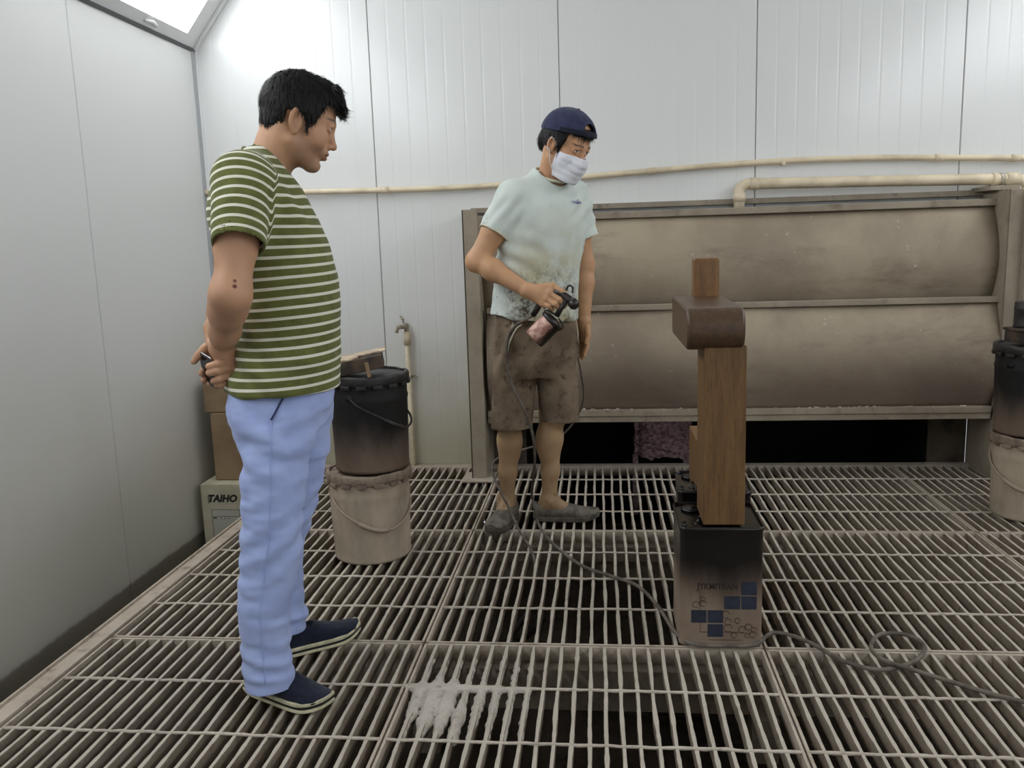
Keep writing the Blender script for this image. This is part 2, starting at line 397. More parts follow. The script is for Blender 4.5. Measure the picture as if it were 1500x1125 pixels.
# plate behind the sheets and the dark opening near the floor
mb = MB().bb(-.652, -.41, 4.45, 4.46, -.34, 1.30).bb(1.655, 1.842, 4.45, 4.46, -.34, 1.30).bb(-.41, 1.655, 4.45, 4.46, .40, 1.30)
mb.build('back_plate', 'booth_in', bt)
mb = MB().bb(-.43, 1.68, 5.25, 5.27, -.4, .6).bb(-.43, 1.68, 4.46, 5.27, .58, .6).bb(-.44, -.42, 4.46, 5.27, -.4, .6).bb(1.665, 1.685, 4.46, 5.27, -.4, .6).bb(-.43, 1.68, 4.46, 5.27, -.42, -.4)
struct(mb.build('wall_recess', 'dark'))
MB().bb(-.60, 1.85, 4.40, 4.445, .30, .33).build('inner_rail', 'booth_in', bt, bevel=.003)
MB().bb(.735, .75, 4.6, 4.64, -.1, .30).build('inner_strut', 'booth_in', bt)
mb = MB(); r = np.random.default_rng(3)
for i in range(60):   # crumbs of dried paint on the bottom flange
    x = r.choice([r.uniform(-.2, .1), r.uniform(1.0, 1.35), r.uniform(-.5, 1.8)]); s = r.uniform(.003, .008)
    mb.box((x, 4.168+r.uniform(-.004, .02), .347+s*.3), (s*2, s*1.4, s), Euler((r.uniform(-.5, .5),)*3).to_matrix())
o = mb.build('paint_crumbs', 'crust', bt); o['kind'] = 'stuff'
mb = MB()
n = 14
vs = [(.18+.32*i/n+r.normal(0, .004), 4.80+r.normal(0, .012)+(.05 if i < 2 else 0), -.06+.215*j/n+r.normal(0, .004)) for i in range(n+1) for j in range(n+1)]
vs += [(x, 4.93, z) for x, y, z in vs]; N = (n+1)**2; q = n+1
fs = [(i*q+j, i*q+j+1, (i+1)*q+j+1, (i+1)*q+j) for i in range(n) for j in range(n)]
fs += [tuple(a+N for a in f)[::-1] for f in fs]
ring = [i*q for i in range(n)]+[n*q+j for j in range(n)]+[(n-i)*q+n for i in range(n)]+[n-j for j in range(n)]
fs += [(ring[k], ring[(k+1) % len(ring)], ring[(k+1) % len(ring)]+N, ring[k]+N) for k in range(len(ring))]
mb.add(vs, fs)
mb.bb(.17, .20, 4.80, 4.9, -.4, -.06).bb(.46, .49, 4.80, 4.9, -.4, -.06)
top(mb, 'foam_block', 'foam', 'ragged pink grey foam block in the dark opening under the booth sheets', 'foam block', (.34, 4.85, -.4))
# strip of light grey lamp behind it

# ---------------------------------------------------------------- pipes
def ring_on(p0, p1, r, n=14): return MB().tube([p0, p1], r, n)
p = thing('wall_pipe', 'thin cream plastic pipe bowing along the whole back wall', 'pipe', (0, 4.42, 1.48))
path = smooth_path([(-2.07, 4.42, 1.492), (-1.4, 4.42, 1.474), (-.622, 4.42, 1.470), (.05, 4.42, 1.503), (.75, 4.42, 1.533), (1.3, 4.42, 1.534), (2.0, 4.42, 1.505), (2.98, 4.42, 1.46)], 6)
MB().tube(path, .0145, 12).build('pipe_run', 'pipe', p, smooth=True)
def along(x):
    zs = np.interp(x, [q[0] for q in path], [q[2] for q in path]); return (x, 4.42, float(zs))
for x in (-1.1, .26, 1.63, 1.98):
    MB().tube([along(x-.02), along(x+.02)], .0175, 12).build('coupling', 'pipe', p, smooth=True)
for x in (-1.8, -.45, .9):
    a = along(x); MB().bb(x-.008, x+.008, 4.405, 4.45, a[2]-.019, a[2]-.014).bb(x-.008, x+.008, 4.402, 4.406, a[2]-.019, a[2]+.004).build('pipe_clip', 'pipe', p)
p = thing('drain_pipe', 'thick cream plastic pipe with elbow rising behind the booth top', 'pipe', (.684, 4.38, 1.27))
el = [(.684, 4.38, 1.27), (.684, 4.38, 1.385)]+[(.684+.045*(1-math.cos(a)), 4.38, 1.385+.045*math.sin(a)) for a in np.linspace(.2, math.pi/2, 7)]
MB().tube(el+[(1.3, 4.38, 1.421), (1.98, 4.38, 1.407), (2.02, 4.38, 1.39), (2.03, 4.38, 1.36), (2.03, 4.38, 1.32)], .0265, 16).build('pipe_run', 'pipe', p, smooth=True)
for a, b in (((.684, 4.38, 1.345), (.684, 4.38, 1.385)), ((.735, 4.38, 1.43), (.775, 4.38, 1.4295)), ((1.86, 4.38, 1.4095), (1.885, 4.38, 1.4085)), ((1.925, 4.38, 1.408), (1.985, 4.38, 1.407))):
    MB().tube([a, b], .030, 16).build('coupling', 'pipe', p, smooth=True)
MB().tube([(1.895, 4.38, 1.409), (1.915, 4.38, 1.4085)], .0285, 16).bb(1.895, 1.915, 4.40, 4.45, 1.405, 1.413).build('pipe_clamp', 'tap', p, smooth=False)
p = thing('standpipe', 'upright cream water pipe with a small tap beside the stacked pails', 'pipe', (-1.025, 4.41, PIT))
MB().tube([(-1.025, 4.41, PIT), (-1.025, 4.41, .70)], .0145, 12).build('pipe_run', 'pipe_dirty', p, smooth=True)
MB().tube([(-1.025, 4.41, .665), (-1.025, 4.41, .735)], .019, 12).build('coupling', 'pipe', p, smooth=True)
tp = MB().tube([(-1.025, 4.41, .73), (-1.025, 4.41, .765)], .013, 10).tube([(-1.025, 4.42, .765), (-1.035, 4.385, .765), (-1.06, 4.35, .762), (-1.065, 4.345, .735)], [.014, .014, .011, .010], 10).build('tap_body', 'tap', p, smooth=True)
MB().tube([(-1.037, 4.40, .77), (-1.041, 4.40, .80)], .006, 8).box((-1.043, 4.39, .808), (.014, .05, .010), Euler((.2, .3, .5)).to_matrix()).build('tap_handle', 'tap', tp, bevel=.002)
MB().bb(-1.06, -.99, 4.425, 4.432, .486, .498).tube([(-1.025, 4.41, .484), (-1.025, 4.41, .50)], .018, 12).tube([(-.995, 4.43, .492), (-.98, 4.40, .492)], .005, 6).build('pipe_clip', 'tap', p)

# ---------------------------------------------------------------- pails
def drip_mat(name, body, dark, z0, z1, rough=.75):
    t = NT(name); co = t.coord(True); z = t.axis(co, 2)
    zz = t.math('ADD', z, t.math('MULTIPLY', t.math('SUBTRACT', t.noise(co, 9, 6, .7, (1, 1, .35)), .5), .16))
    f = t.ramp(zz, z0, z1)
    c = t.mix(t.ramp(t.noise(co, 8, 5, .6, (1, 1, .4)), .35, .7), srgb(body), srgb(tuple(int(x*.84) for x in body)))
    c = t.mix(f, c, srgb(dark)); t.color(c)
    t.bump(t.noise(co, 140, 5, .7), .35, .002)
    return t.set(rough, 0, .35)
M['pail_low'] = drip_mat('dusty_beige_pail', (184, 169, 149), (136, 117, 101), .22, .42)
M['pail_up'] = drip_mat('black_stained_pail', (112, 95, 82), (22, 20, 20), .37, .56, .6)
M['pail_rim'] = simple('dusty_pail_rim', (140, 124, 108), .85, c2=(108, 94, 82), scale=30, bump=.5)
M['black_rim'] = simple('black_paint_crust', (30, 28, 28), .5, c2=(48, 44, 42), scale=40, bump=.5)
M['wire'] = simple('dusty_wire', (158, 142, 126), .7)
def pail(c, z0, h, r0, r1, mat, rimmat, wiremat, label, rot, grp, handle):
    t = thing('paint_pail', label, 'pail', (c[0], c[1], z0), grp)
    prof = [(r0-.006, 0), (r0, .004), (r0+.001, .014), (r0, .02)]+[(r0+(r1-r0)*k/6, h*(.06+.66*k/6)) for k in range(7)]+[(r1+.003, h*.76), (r1, h*.79), (r1, h*.92), (r1+.001, h)]
    prof += [(r1-.006, h), (r1-.006, h-.025)]
    MB().lathe(prof, (c[0], c[1], z0), 40).build('pail_body', mat, t, smooth=True)
    mb = MB(); n = 40; rr = np.random.default_rng(int(abs(c[0])*100))
    mb.lathe([(r1-.004, h-.03), (r1+.006, h-.032), (r1+.011, h-.022), (r1+.011, h-.004), (r1+.006, h+.004), (r1-.006, h+.004), (r1-.008, h-.02)], (c[0], c[1], z0), n, wob=lambda u: .002*math.sin(u*37)+.0015*math.sin(u*91))
    for k in range(16):   # crimped lid tabs
        a = 2*math.pi*k/16+.1
        mb.box((c[0]+(r1+.008)*math.cos(a), c[1]+(r1+.008)*math.sin(a), z0+h-.034), (.010, .036, .014), Euler((0, 0, a)).to_matrix())
    mb.build('lid_rim', rimmat, t, smooth=False, bevel=.002)
    MB().lathe([(.0, h-.012), (r1-.005, h-.012), (r1-.005, h-.004), (.0, h-.004)], (c[0], c[1], z0), 32).build('lid', rimmat, t)
    R = Euler((0, 0, rot)).to_matrix()
    hp = [Vector(p) for p in handle]
    P = smooth_path([R @ p+Vector((c[0], c[1], z0)) for p in hp], 5)
    hd = MB().tube(P, .0042, 8).build('handle', wiremat, t, smooth=True)
    k = len(P)//2; MB().tube(P[k-3:k+4], .0085, 10).build('grip', wiremat, hd, smooth=True)
    for sgn in (0, -1):
        q = R @ hp[sgn]+Vector((c[0], c[1], z0)); d = (R @ Vector((hp[sgn].x, hp[sgn].y, 0))).normalized()
        MB().tube([q-d*.012, q+d*.003], .014, 12).build('handle_ear', mat, t, smooth=True)
    return t
LP = (-.903, 3.118)
sag = lambda r, h: [(-r*.86, -r*.52, h*.86), (-r*.66, -r*.84, h*.72), (-r*.25, -r*1.05, h*.58), (r*.35, -r*1.03, h*.44), (r*.80, -r*.72, h*.42), (r*1.04, -r*.1, h*.56), (r*.86, r*.52, h*.86)]
pail(LP, .002, .342, .147, .154, 'pail_low', 'pail_rim', 'wire', 'dusty beige pail under a black pail beside the striped man', 0., 'stacked paint pails', sag(.152, .33))
side = lambda r, h: [(-r*.35, -r*.95, h*.80), (-r*.1, -r*1.06, h*.72), (r*.35, -r*1.06, h*.62), (r*.75, -r*.95, h*.52), (r*1.02, -r*.6, h*.46), (r*1.06, -r*.1, h*.55), (r*.35, r*.95, h*.80)]
pail((-.885, 3.12), .352, .362, .140, .146, 'pail_up', 'black_rim', 'black_rim', 'black stained pail with scrap wood on its lid beside the striped man', .12, 'stacked paint pails', side(.146, .36))
RP = (1.765, 3.61)
pail(RP, .002, .342, .147, .154, 'pail_low', 'pail_rim', 'wire', 'dusty beige pail under a black pail at the right edge', -1.1, 'stacked paint pails', sag(.152, .33))
pail((1.755, 3.61), .352, .362, .145, .152, 'pail_up', 'black_rim', 'black_rim', 'black stained pail at the right edge, under boards', 2.4, 'stacked paint pails', side(.152, .36))
M['scrap'] = simple('weathered_scrap_wood', (206, 188, 162), .8, c2=(140, 118, 100), scale=14, bump=.3, stretch=(1, 4, 1))
M['scrap_side'] = simple('dark_stained_wood', (48, 40, 35), .8, c2=(84, 68, 54), scale=18)
sw = thing('scrap_wood', 'scrap wooden tray with pale worn top lying on the black pail', 'wood scrap', (-.905, 3.07, .72))
rt = Euler((-.02, -.16, .25)).to_matrix()
MB().box((-.905, 3.08, .755), (.185, .16, .05), rt).build('tray_body', 'scrap_side', sw, bevel=.004)
mb = MB().box((-.915, 3.10, .7845), (.185, .10, .009), rt).box((-.94, 3.02, .777), (.10, .055, .008), rt).box((-.865, 3.115, .795), (.11, .11, .006), rt)
mb.build('worn_top', 'scrap', sw, bevel=.002)
MB().box((-.845, 2.985, .745), (.014, .006, .055), rt).build('splinter', 'card', sw, bevel=.001)
MB().box((-.985, 2.99, .742), (.05, .008, .016), rt).build('splinter', 'card', sw, bevel=.001)
mb = MB().box((1.80, 3.60, .745), (.30, .16, .045), Euler((0, 0, .15)).to_matrix()).box((1.80, 3.60, .775), (.31, .17, .012), Euler((0, 0, .12)).to_matrix())
top(mb, 'board_stack', 'scrap_side', 'two dark edged boards lying on the black pail at the right edge', 'boards', (1.80, 3.6, .722), bevel=.003)
mb = MB().lathe([(.0, 0), (.05, 0), (.052, .004), (.05, .01), (.05, .07), (.053, .075), (.05, .08), (.05, .10), (.044, .104), (.0, .104)], (1.71, 3.62, .783), 28)
top(mb, 'small_tin', 'black_rim', 'small paint smeared tin on boards at the right edge', 'tin', (1.71, 3.62, .783), smooth=True)

# ---------------------------------------------------------------- square paint tins
def tin_mat():
    t = NT('tin_with_paint_runs'); co = t.coord(); z = t.axis(co, 2); x = t.axis(co, 0)
    n = t.noise(co, 10, 6, .65, (1, 1, .25))
    zz = t.math('ADD', z, t.math('MULTIPLY', t.math('SUBTRACT', n, .5), .15))
    zz = t.math('SUBTRACT', zz, t.math('MULTIPLY', t.math('ABSOLUTE', x, 0), .35))
    c = t.mix(t.ramp(t.noise(co, 6, 5), .35, .7), srgb((148, 130, 112)), srgb((124, 106, 91)))
    c = t.mix(t.ramp(zz, .05, .20), c, srgb((80, 64, 54)))
    c = t.mix(t.ramp(zz, .15, .25), c, srgb((20, 17, 16))); t.color(c)
    t.bump(t.noise(co, 90, 5), .15, .002)
    return t.set(t.ramp(zz, .15, .27, .6, .22), 0, .5)
M['tin'] = tin_mat()
M['wetpaint'] = simple('glossy_black_paint', (16, 15, 15), .1, bump=.5, bscale=22, bdist=.004)
M['navy'] = simple('navy_print', (42, 47, 66), .6, c2=(34, 38, 52), scale=30)
M['faint'] = simple('faint_dark_print', (72, 58, 50), .7)
M['tin_print'] = simple('dark_tin_print', (46, 36, 31), .7)
M['line'] = simple('pale_line', (150, 140, 134), .7)
def rrect(w, d, r, n=5):
    pts = []
    for cx, cy, a0 in ((w/2-r, d/2-r, 0), (-w/2+r, d/2-r, 90), (-w/2+r, -d/2+r, 180), (w/2-r, -d/2+r, 270)):
        pts += [(cx+r*math.cos(math.radians(a0+90*k/n)), cy+r*math.sin(math.radians(a0+90*k/n))) for k in range(n+1)]
    return pts
def tin(loc, rot, label, w=.24, d=.245, h=.362):
    t = thing('paint_tin', label, 'tin', loc, 'square paint tins under the wooden frame'); t.rotation_euler.z = rot
    base = rrect(w, d, .018); n = len(base)
    mb = MB(); vs = []
    for s, z in ((.985, 0), (1, .003), (1, .010), (.985, .014), (.985, .02), (.982, .05), (.982, h-.05), (.985, h-.016), (1.0, h-.011), (1.0, h-.001), (.985, h), (.975, h), (.97, h-.010)):
        vs += [(x*s, y*s, z) for x, y in base]
    k = len(vs)//n
    fs = [(i*n+j, i*n+(j+1) % n, (i+1)*n+(j+1) % n, (i+1)*n+j) for i in range(k-1) for j in range(n)]+[tuple(range(n))[::-1]]
    b = mb.add(vs, fs).build('tin_body', 'tin', t, smooth=True, world=False)
    mb = MB(); mb.prism([(x*.972, y*.972) for x, y in base], 2, h-.02, h-.008)
    mb.build('tin_top', 'wetpaint', t, world=False)
    MB().lathe([(0, 0), (.03, 0), (.03, .006), (.026, .010), (0, .010)], (-.07, .06, h-.008), 20).build('cap', 'wetpaint', t, smooth=True, world=False)
    mb = MB(); r = np.random.default_rng(5)
    for _ in range(5):
        mb.lathe([(0, 0), (r.uniform(.006, .014), 0), (.004, .003), (0, .004)], (-.075+r.uniform(-.03, .03), -.04+r.uniform(-.05, .05), h-.008), 10)
    mb.build('paint_drip', 'wetpaint', t, smooth=True, world=False)
    return t
front_tin = tin((.335, 2.497, .003), .0, 'front square paint tin with navy squares and black paint runs')
rear_tin = tin((.366, 2.855, .003), -.06, 'rear square black stained paint tin hidden behind the front tin', d=.25)
def pr(x0, x1, z0, z1, name, mat):   # flat print on the front face of the front tin
    y = -.245/2*.982-.0006
    mb = MB().bb(x0, x1, y-.0004, y+.0008, z0, z1); return mb.build(name, mat, front_tin, world=False)
fx = lambda px: (px/1125*120+1000-1056)/508.
fz = lambda py: .004+(948-(py/1125*120+830))/508.
for (a, b, c, d) in ((115, 325, 600, 785), (340, 552, 600, 785), (340, 552, 805, 992), (565, 778, 392, 580), (795, 1000, 392, 580), (795, 1000, 180, 372)):
    pr(fx(a), fx(b), fz(d), fz(c), 'navy_square', 'navy')
pr(fx(236), fx(244), fz(925), fz(785), 'frame_line', 'faint'); pr(fx(240), fx(340), fz(928), fz(918), 'frame_line', 'faint'); pr(fx(552), fx(850), fz(925), fz(915), 'frame_line', 'faint')
pr(fx(360), fx(800), fz(1040), fz(1032), 'frame_line', 'faint')
pr(fx(236), fx(242), fz(600), fz(320), 'frame_line', 'faint')
def lettering(body, size, x, z, parent, y, mat, shear=0, bold=0, sx=1.):
    me = text_mesh(body, size, .0004, shear, bold)
    o = obj('lettering', me, mat, parent); o.location = (x, y, z); o.rotation_euler = (math.pi/2, 0, 0); o.scale = (sx, 1, 1); return o
lettering('JYKMITRAN', .026, fx(470), fz(255), front_tin, -.1208, 'tin_print', 0, .0007, .85)
mb = MB(); r = np.random.default_rng(9)
y = -.1208
for cx, cz, rad in ((590, 660, 50), (620, 770, 45), (745, 750, 38), (620, 860, 55), (810, 880, 48), (895, 840, 45), (970, 880, 38), (955, 950, 45), (880, 965, 32), (700, 965, 40), (270, 500, 45), (180, 520, 45), (270, 440, 35)):
    R0 = rad/1125*120/508
    mb.tube([(fx(cx)+R0*math.cos(a), y, fz(cz)+R0*math.sin(a)) for a in np.linspace(0, 5.4, 15)], .0011, 5)
o = mb.build('fruit_drawing', 'faint', front_tin, world=False); o['kind'] = 'stuff'

# ---------------------------------------------------------------- wooden side frame standing on the tins
def wood_mat(name, a, b, rough, stretch, bump=.15):
    t = NT(name); co = t.coord()
    n = t.noise(co, 9, 8, .7, stretch); n2 = t.noise(co, 60, 4, .6, stretch)
    c = t.mix(t.ramp(n, .3, .7), srgb(a), srgb(b)); c = t.mix(t.math('MULTIPLY', t.ramp(n2, .5, .7), .45), c, srgb(tuple(int(x*.62) for x in b)))
    t.color(c); t.bump(n2, bump, .001); return t.set(rough, 0, .45)
M['wood'] = wood_mat('stained_ash_wood', (124, 92, 54), (96, 69, 40), .5, (5, 5, .5))
M['wood_dark'] = wood_mat('dark_lacquered_wood', (92, 70, 50), (70, 53, 38), .36, (5, .6, 5), .05)
M['wood_red'] = wood_mat('reddish_stained_wood', (134, 98, 60), (106, 74, 44), .4, (5, 5, .6))
fr = thing('wooden_side_frame', 'stained wooden furniture side frame with dark rounded arm on two tins', 'furniture part', (.34, 2.55, .366))
MB().bb(.283, .400, 2.388, 2.55, .367, .885).build('front_leg', 'wood', fr, bevel=.004)
prof = []
z0, z1, yf, yb, R = .873, .992, 2.362, 2.87, .052
for k in range(9):
    a = math.pi*(1.0+.5*k/8); prof.append((yf+R+R*math.cos(a), z0+R+R*math.sin(a)))
prof = [(y, z) for y, z in prof]; prof += [(yb-.02, z0-.004), (yb, z0+.015), (yb, z1-.01), (yb-.015, z1+.004)]
for k in range(9):
    a = math.pi*(.5+.5*k/8); prof.append((yf+R+R*math.cos(a), z1-R+R*math.sin(a)))
MB().prism(prof, 0, .234, .392).build('arm', 'wood_dark', fr, bevel=.028, seg=6)
MB().bb(.297, .378, 2.79, 2.86, .985, 1.117).build('top_block', 'wood_red', fr, bevel=.008, seg=3)
MB().prism([(2.54, .43), (2.73, .40), (2.78, .375), (2.82, .40), (2.82, .565), (2.54, .565)], 0, .287, .385).build('lower_rail', 'wood', fr, bevel=.003)
MB().bb(.300, .372, 2.74, 2.81, .366, .402).build('foot_pad', 'booth_in', fr, bevel=.003)

# ---------------------------------------------------------------- cartons in the corner
def carton(x0, x1, y0, y1, z0, z1, mat, label, tape=True, rz=0):
    t = thing('carton', label, 'box', ((x0+x1)/2, (y0+y1)/2, z0), 'cartons stacked in the corner'); t.rotation_euler.z = rz
    w, d, h = x1-x0, y1-y0, z1-z0
    MB().bb(-w/2, w/2, -d/2, d/2, .001, h-.003).build('carton_body', mat, t, bevel=.004, world=False)
    for s in (-1, 1):
        MB().bb(-w/2+.001, w/2-.001, min(s*.001, s*(d/2)), max(s*.001, s*(d/2)), h-.004, h).build('flap', mat, t, bevel=.001, world=False)
    if tape: MB().bb(-w/2-.0006, w/2+.0006, -.025, .025, h-.001, h+.0005).bb(-w/2-.001, -w/2+.001, -.025, .025, h-.06, h).build('tape', 'card_pale', t, world=False)
    return t
tb = carton(-2.035, -1.70, 3.985, 4.26, PIT, .022, 'card_pale', 'pale printed carton at the bottom of the corner stack', False, .0)
carton(-1.985, -1.66, 4.06, 4.36, .024, .372, 'card', 'tall plain brown carton in the middle of the corner stack')
carton(-2.02, -1.66, 4.08, 4.38, .374, .53, 'card', 'low brown carton on top of the corner stack')
h = .022-PIT; yf = -.1375-.0006; cx = -2.035+.1675
lb = lambda x0, x1, z0, z1, nm, mt: MB().bb(x0-cx, x1-cx, yf-.0004, yf+.001, z0-PIT, z1-PIT).build(nm, mt, tb, world=False)
lettering('TAIHO', .050, -1.925-cx, -.052-PIT, tb, yf, 'print', .25, .0026)
lb(-2.0, -1.99, -.075, -.035, 'print_mark', 'print_grey')
lb(-1.985, -1.835, -.32, -.108, 'label_panel', 'print_pale')
y0 = yf; yf -= .001
lb(-1.985, -1.835, -.111, -.108, 'label_line', 'print_grey'); lb(-1.985, -1.982, -.32, -.108, 'label_line', 'print_grey'); lb(-1.838, -1.835, -.32, -.108, 'label_line', 'print_grey'); lb(-1.985, -1.835, -.146, -.143, 'label_line', 'print_grey')
lb(-1.98, -1.96, -.156, -.150, 'print_mark', 'print')
for k, x in enumerate((-1.94, -1.92, -1.90)): lb(x, x+.006, -.158, -.151, 'print_mark', 'print_grey')

# ---------------------------------------------------------------- hoses
hp = [(-.44, 3.80, .32), (-.36, 3.86, .12), (-.33, 3.78, .014), (-.314, 3.70, .014), (-.28, 3.45, .014), (-.233, 3.275, .014), (-.189, 3.161, .014), (-.087, 2.967, .014), (.026, 2.863, .014), (.111, 2.782, .014), (.17, 2.615, .014), (.205, 2.45, .014), (.25, 2.36, .016), (.344, 2.352, .016), (.426, 2.36, .016), (.500, 2.445, .014), (.58, 2.396, .014), (.654, 2.278, .014), (.741, 2.232, .014), (.847, 2.286, .014), (.901, 2.368, .016), (.878, 2.429, .020), (.8, 2.426, .024), (.746, 2.341, .028), (.75, 2.263, .030), (.812, 2.226, .022), (.909, 2.169, .014), (1.038, 2.083, .014), (1.35, 1.95, .014), (1.6, 1.9, .014)]
HOSE_FLOOR = hp

# ---------------------------------------------------------------- implicit surfaces for the people
class Fld:
    def __init__(s, lo, hi, h):
        s.lo = np.array(lo, float); s.h = h; s.n = np.ceil((np.array(hi)-s.lo)/h).astype(int)+1
        s.ax = [(s.lo[i]+h*np.arange(s.n[i])).astype(np.float32) for i in range(3)]
        s.v = np.full(s.n, 1., np.float32)
    def _sl(s, lo, hi):
        a = np.clip(np.floor((np.array(lo)-s.lo)/s.h).astype(int), 0, s.n); b = np.clip(np.ceil((np.array(hi)-s.lo)/s.h).astype(int)+1, 0, s.n)
        return tuple(slice(int(p), int(q)) for p, q in zip(a, b))
    def grid(s, sl): return s.ax[0][sl[0]][:, None, None], s.ax[1][sl[1]][None, :, None], s.ax[2][sl[2]][None, None, :]
    def fn(s, lo, hi, f, k=.008, op='u'):
        p = k+3*s.h; sl = s._sl(np.array(lo)-p, np.array(hi)+p)
        if any(q.start >= q.stop for q in sl): return
        d = f(*s.grid(sl)); v = s.v[sl]
        if op == 'u': s.v[sl] = smin(v, d, k)
        elif op == 's': s.v[sl] = -smin(-v, d, k)
    def cap(s, a, b, ra, rb=None, k=.008, op='u'):
        rb = ra if rb is None else rb; a = np.array(a, float); b = np.array(b, float); R = max(ra, rb)
        s.fn(np.minimum(a, b)-R, np.maximum(a, b)+R, lambda X, Y, Z: capd(X, Y, Z, a, b, ra, rb), k, op)
    def chain(s, pts, rs, k=.008, op='u'):
        for i in range(len(pts)-1): s.cap(pts[i], pts[i+1], rs[i], rs[i+1], k, op)
    def ell(s, c, r, R=None, k=.008, op='u'):
        m = max(r); c = np.array(c, float)
        s.fn(c-m, c+m, lambda X, Y, Z: elld(X, Y, Z, c, r, R), k, op)
    def loft(s, st, k=.01, op='u', ends=True):
        T = dense(st); z0, z1 = T[0, 0], T[-1, 0]; m = T[:, 3:5].max()
        lo = (T[:, 1].min()-m, T[:, 2].min()-m, z0); hi = (T[:, 1].max()+m, T[:, 2].max()+m, z1)
        s.fn(lo, hi, lambda X, Y, Z: loftd(X, Y, Z, T, ends), k, op)
    def mesh(s): return nets(s.v, s.lo, s.h)
def smin(a, b, k):
    if k <= 0: return np.minimum(a, b)
    h = np.maximum(k-np.abs(a-b), 0)/k
    return np.minimum(a, b)-h*h*k*.25
def capd(X, Y, Z, a, b, ra, rb):
    ba = b-a; L = max(float(ba@ba), 1e-12)
    px, py, pz = X-a[0], Y-a[1], Z-a[2]
    t = np.clip((px*ba[0]+py*ba[1]+pz*ba[2])/L, 0, 1)
    return np.sqrt((px-t*ba[0])**2+(py-t*ba[1])**2+(pz-t*ba[2])**2)-(ra+(rb-ra)*t)
def elld(X, Y, Z, c, r, R):
    px, py, pz = X-c[0], Y-c[1], Z-c[2]
    if R is not None:
        px, py, pz = [R[0][i]*px+R[1][i]*py+R[2][i]*pz for i in range(3)]
    k0 = np.sqrt((px/r[0])**2+(py/r[1])**2+(pz/r[2])**2); k1 = np.sqrt((px/r[0]**2)**2+(py/r[1]**2)**2+(pz/r[2]**2)**2)+1e-9
    return k0*(k0-1)/k1
def dense(st, n=240):
    A = np.array([list(r)+[0., 2.2][len(r)-5:] for r in st], float)   # z, cx, cy, a, b, rot, power
    z = np.linspace(A[0, 0], A[-1, 0], n); out = [z]
    for i in range(1, 7):
        y = np.interp(z, A[:, 0], A[:, i]); w = 9
        yp = np.concatenate([2*y[0]-y[w:0:-1], y, 2*y[-1]-y[-2:-w-2:-1]]); ker = np.hanning(2*w+3)[1:-1]; out.append(np.convolve(yp, ker/ker.sum(), 'valid'))
    return np.array(out).T
def loftd(X, Y, Z, T, ends=True):
    f = [np.interp(Z, T[:, 0], T[:, i]).astype(np.float32) for i in range(1, 7)]
    x, y = X-f[0], Y-f[1]; c, s_ = np.cos(f[4]), np.sin(f[4])
    xr, yr = x*c+y*s_, -x*s_+y*c; p = f[5]
    q = ((np.abs(xr)/f[2])**p+(np.abs(yr)/f[3])**p+1e-9)**(1/p)
    d = (q-1)*np.minimum(f[2], f[3])
    return np.maximum(d, np.maximum(Z-T[-1, 0], T[0, 0]-Z)) if ends else d
def nets(v, lo, h):
    s = v < 0
    cs = [(i, j, k) for i in (0, 1) for j in (0, 1) for k in (0, 1)]
    n = np.array(v.shape)
    cut = lambda A, c: A[c[0]:n[0]-1+c[0], c[1]:n[1]-1+c[1], c[2]:n[2]-1+c[2]]
    cnt = sum(cut(s, c).astype(np.int8) for c in cs); act = (cnt > 0) & (cnt < 8)
    I = np.array(np.nonzero(act)); idx = np.full(act.shape, -1, np.int32); idx[act] = np.arange(I.shape[1])
    V = {c: v[I[0]+c[0], I[1]+c[1], I[2]+c[2]] for c in cs}
    acc = np.zeros((I.shape[1], 3)); num = np.zeros(I.shape[1])
    for a in cs:
        for d in range(3):
            if a[d] == 0:
                b = list(a); b[d] = 1; b = tuple(b); m_ = (V[a] < 0) != (V[b] < 0)
                t = V[a]/np.where(V[a] == V[b], 1, V[a]-V[b]); p = np.array(a, float)[None, :]+t[:, None]*(np.array(b)-np.array(a))[None, :]
                acc[m_] += p[m_]; num[m_] += 1
    P = (I.T+acc/num[:, None])*h+lo
    Q = []
    for d in range(3):
        e1, e2 = (d+1) % 3, (d+2) % 3
        sl0 = [slice(1, -1)]*3; sl1 = [slice(1, -1)]*3; sl0[d] = slice(0, n[d]-1); sl1[d] = slice(1, n[d])
        A, B = s[tuple(sl0)], s[tuple(sl1)]; J = np.array(np.nonzero(A != B)); sg = A[J[0], J[1], J[2]]
        J = J.copy(); J[e1] += 1; J[e2] += 1
        def cell(o1, o2):
            K = J.copy(); K[e1] -= o1; K[e2] -= o2; return idx[K[0], K[1], K[2]]
        q = np.stack([cell(1, 1), cell(0, 1), cell(0, 0), cell(1, 0)], 1)
        q[~sg] = q[~sg][:, ::-1]; Q.append(q)
    return P, np.concatenate(Q)
def vnorm(P, Q):
    N = np.cross(P[Q[:, 2]]-P[Q[:, 0]], P[Q[:, 3]]-P[Q[:, 1]]); out = np.zeros_like(P)
    for i in range(4): np.add.at(out, Q[:, i], N)
    return out/(np.linalg.norm(out, axis=1, keepdims=True)+1e-12)
TAB = np.random.default_rng(11).random((32, 32, 32))
def noise(P, sc, seed=0):
    p = P*np.array(sc)+seed*7.31; i = np.floor(p).astype(int); f = p-i; f = f*f*(3-2*f); o = 0
    for a in (0, 1):
        for b in (0, 1):
            for c in (0, 1):
                w_ = (f[:, 0] if a else 1-f[:, 0])*(f[:, 1] if b else 1-f[:, 1])*(f[:, 2] if c else 1-f[:, 2])
                o = o+w_*TAB[(i[:, 0]+a) % 32, (i[:, 1]+b) % 32, (i[:, 2]+c) % 32]
    return o-.5
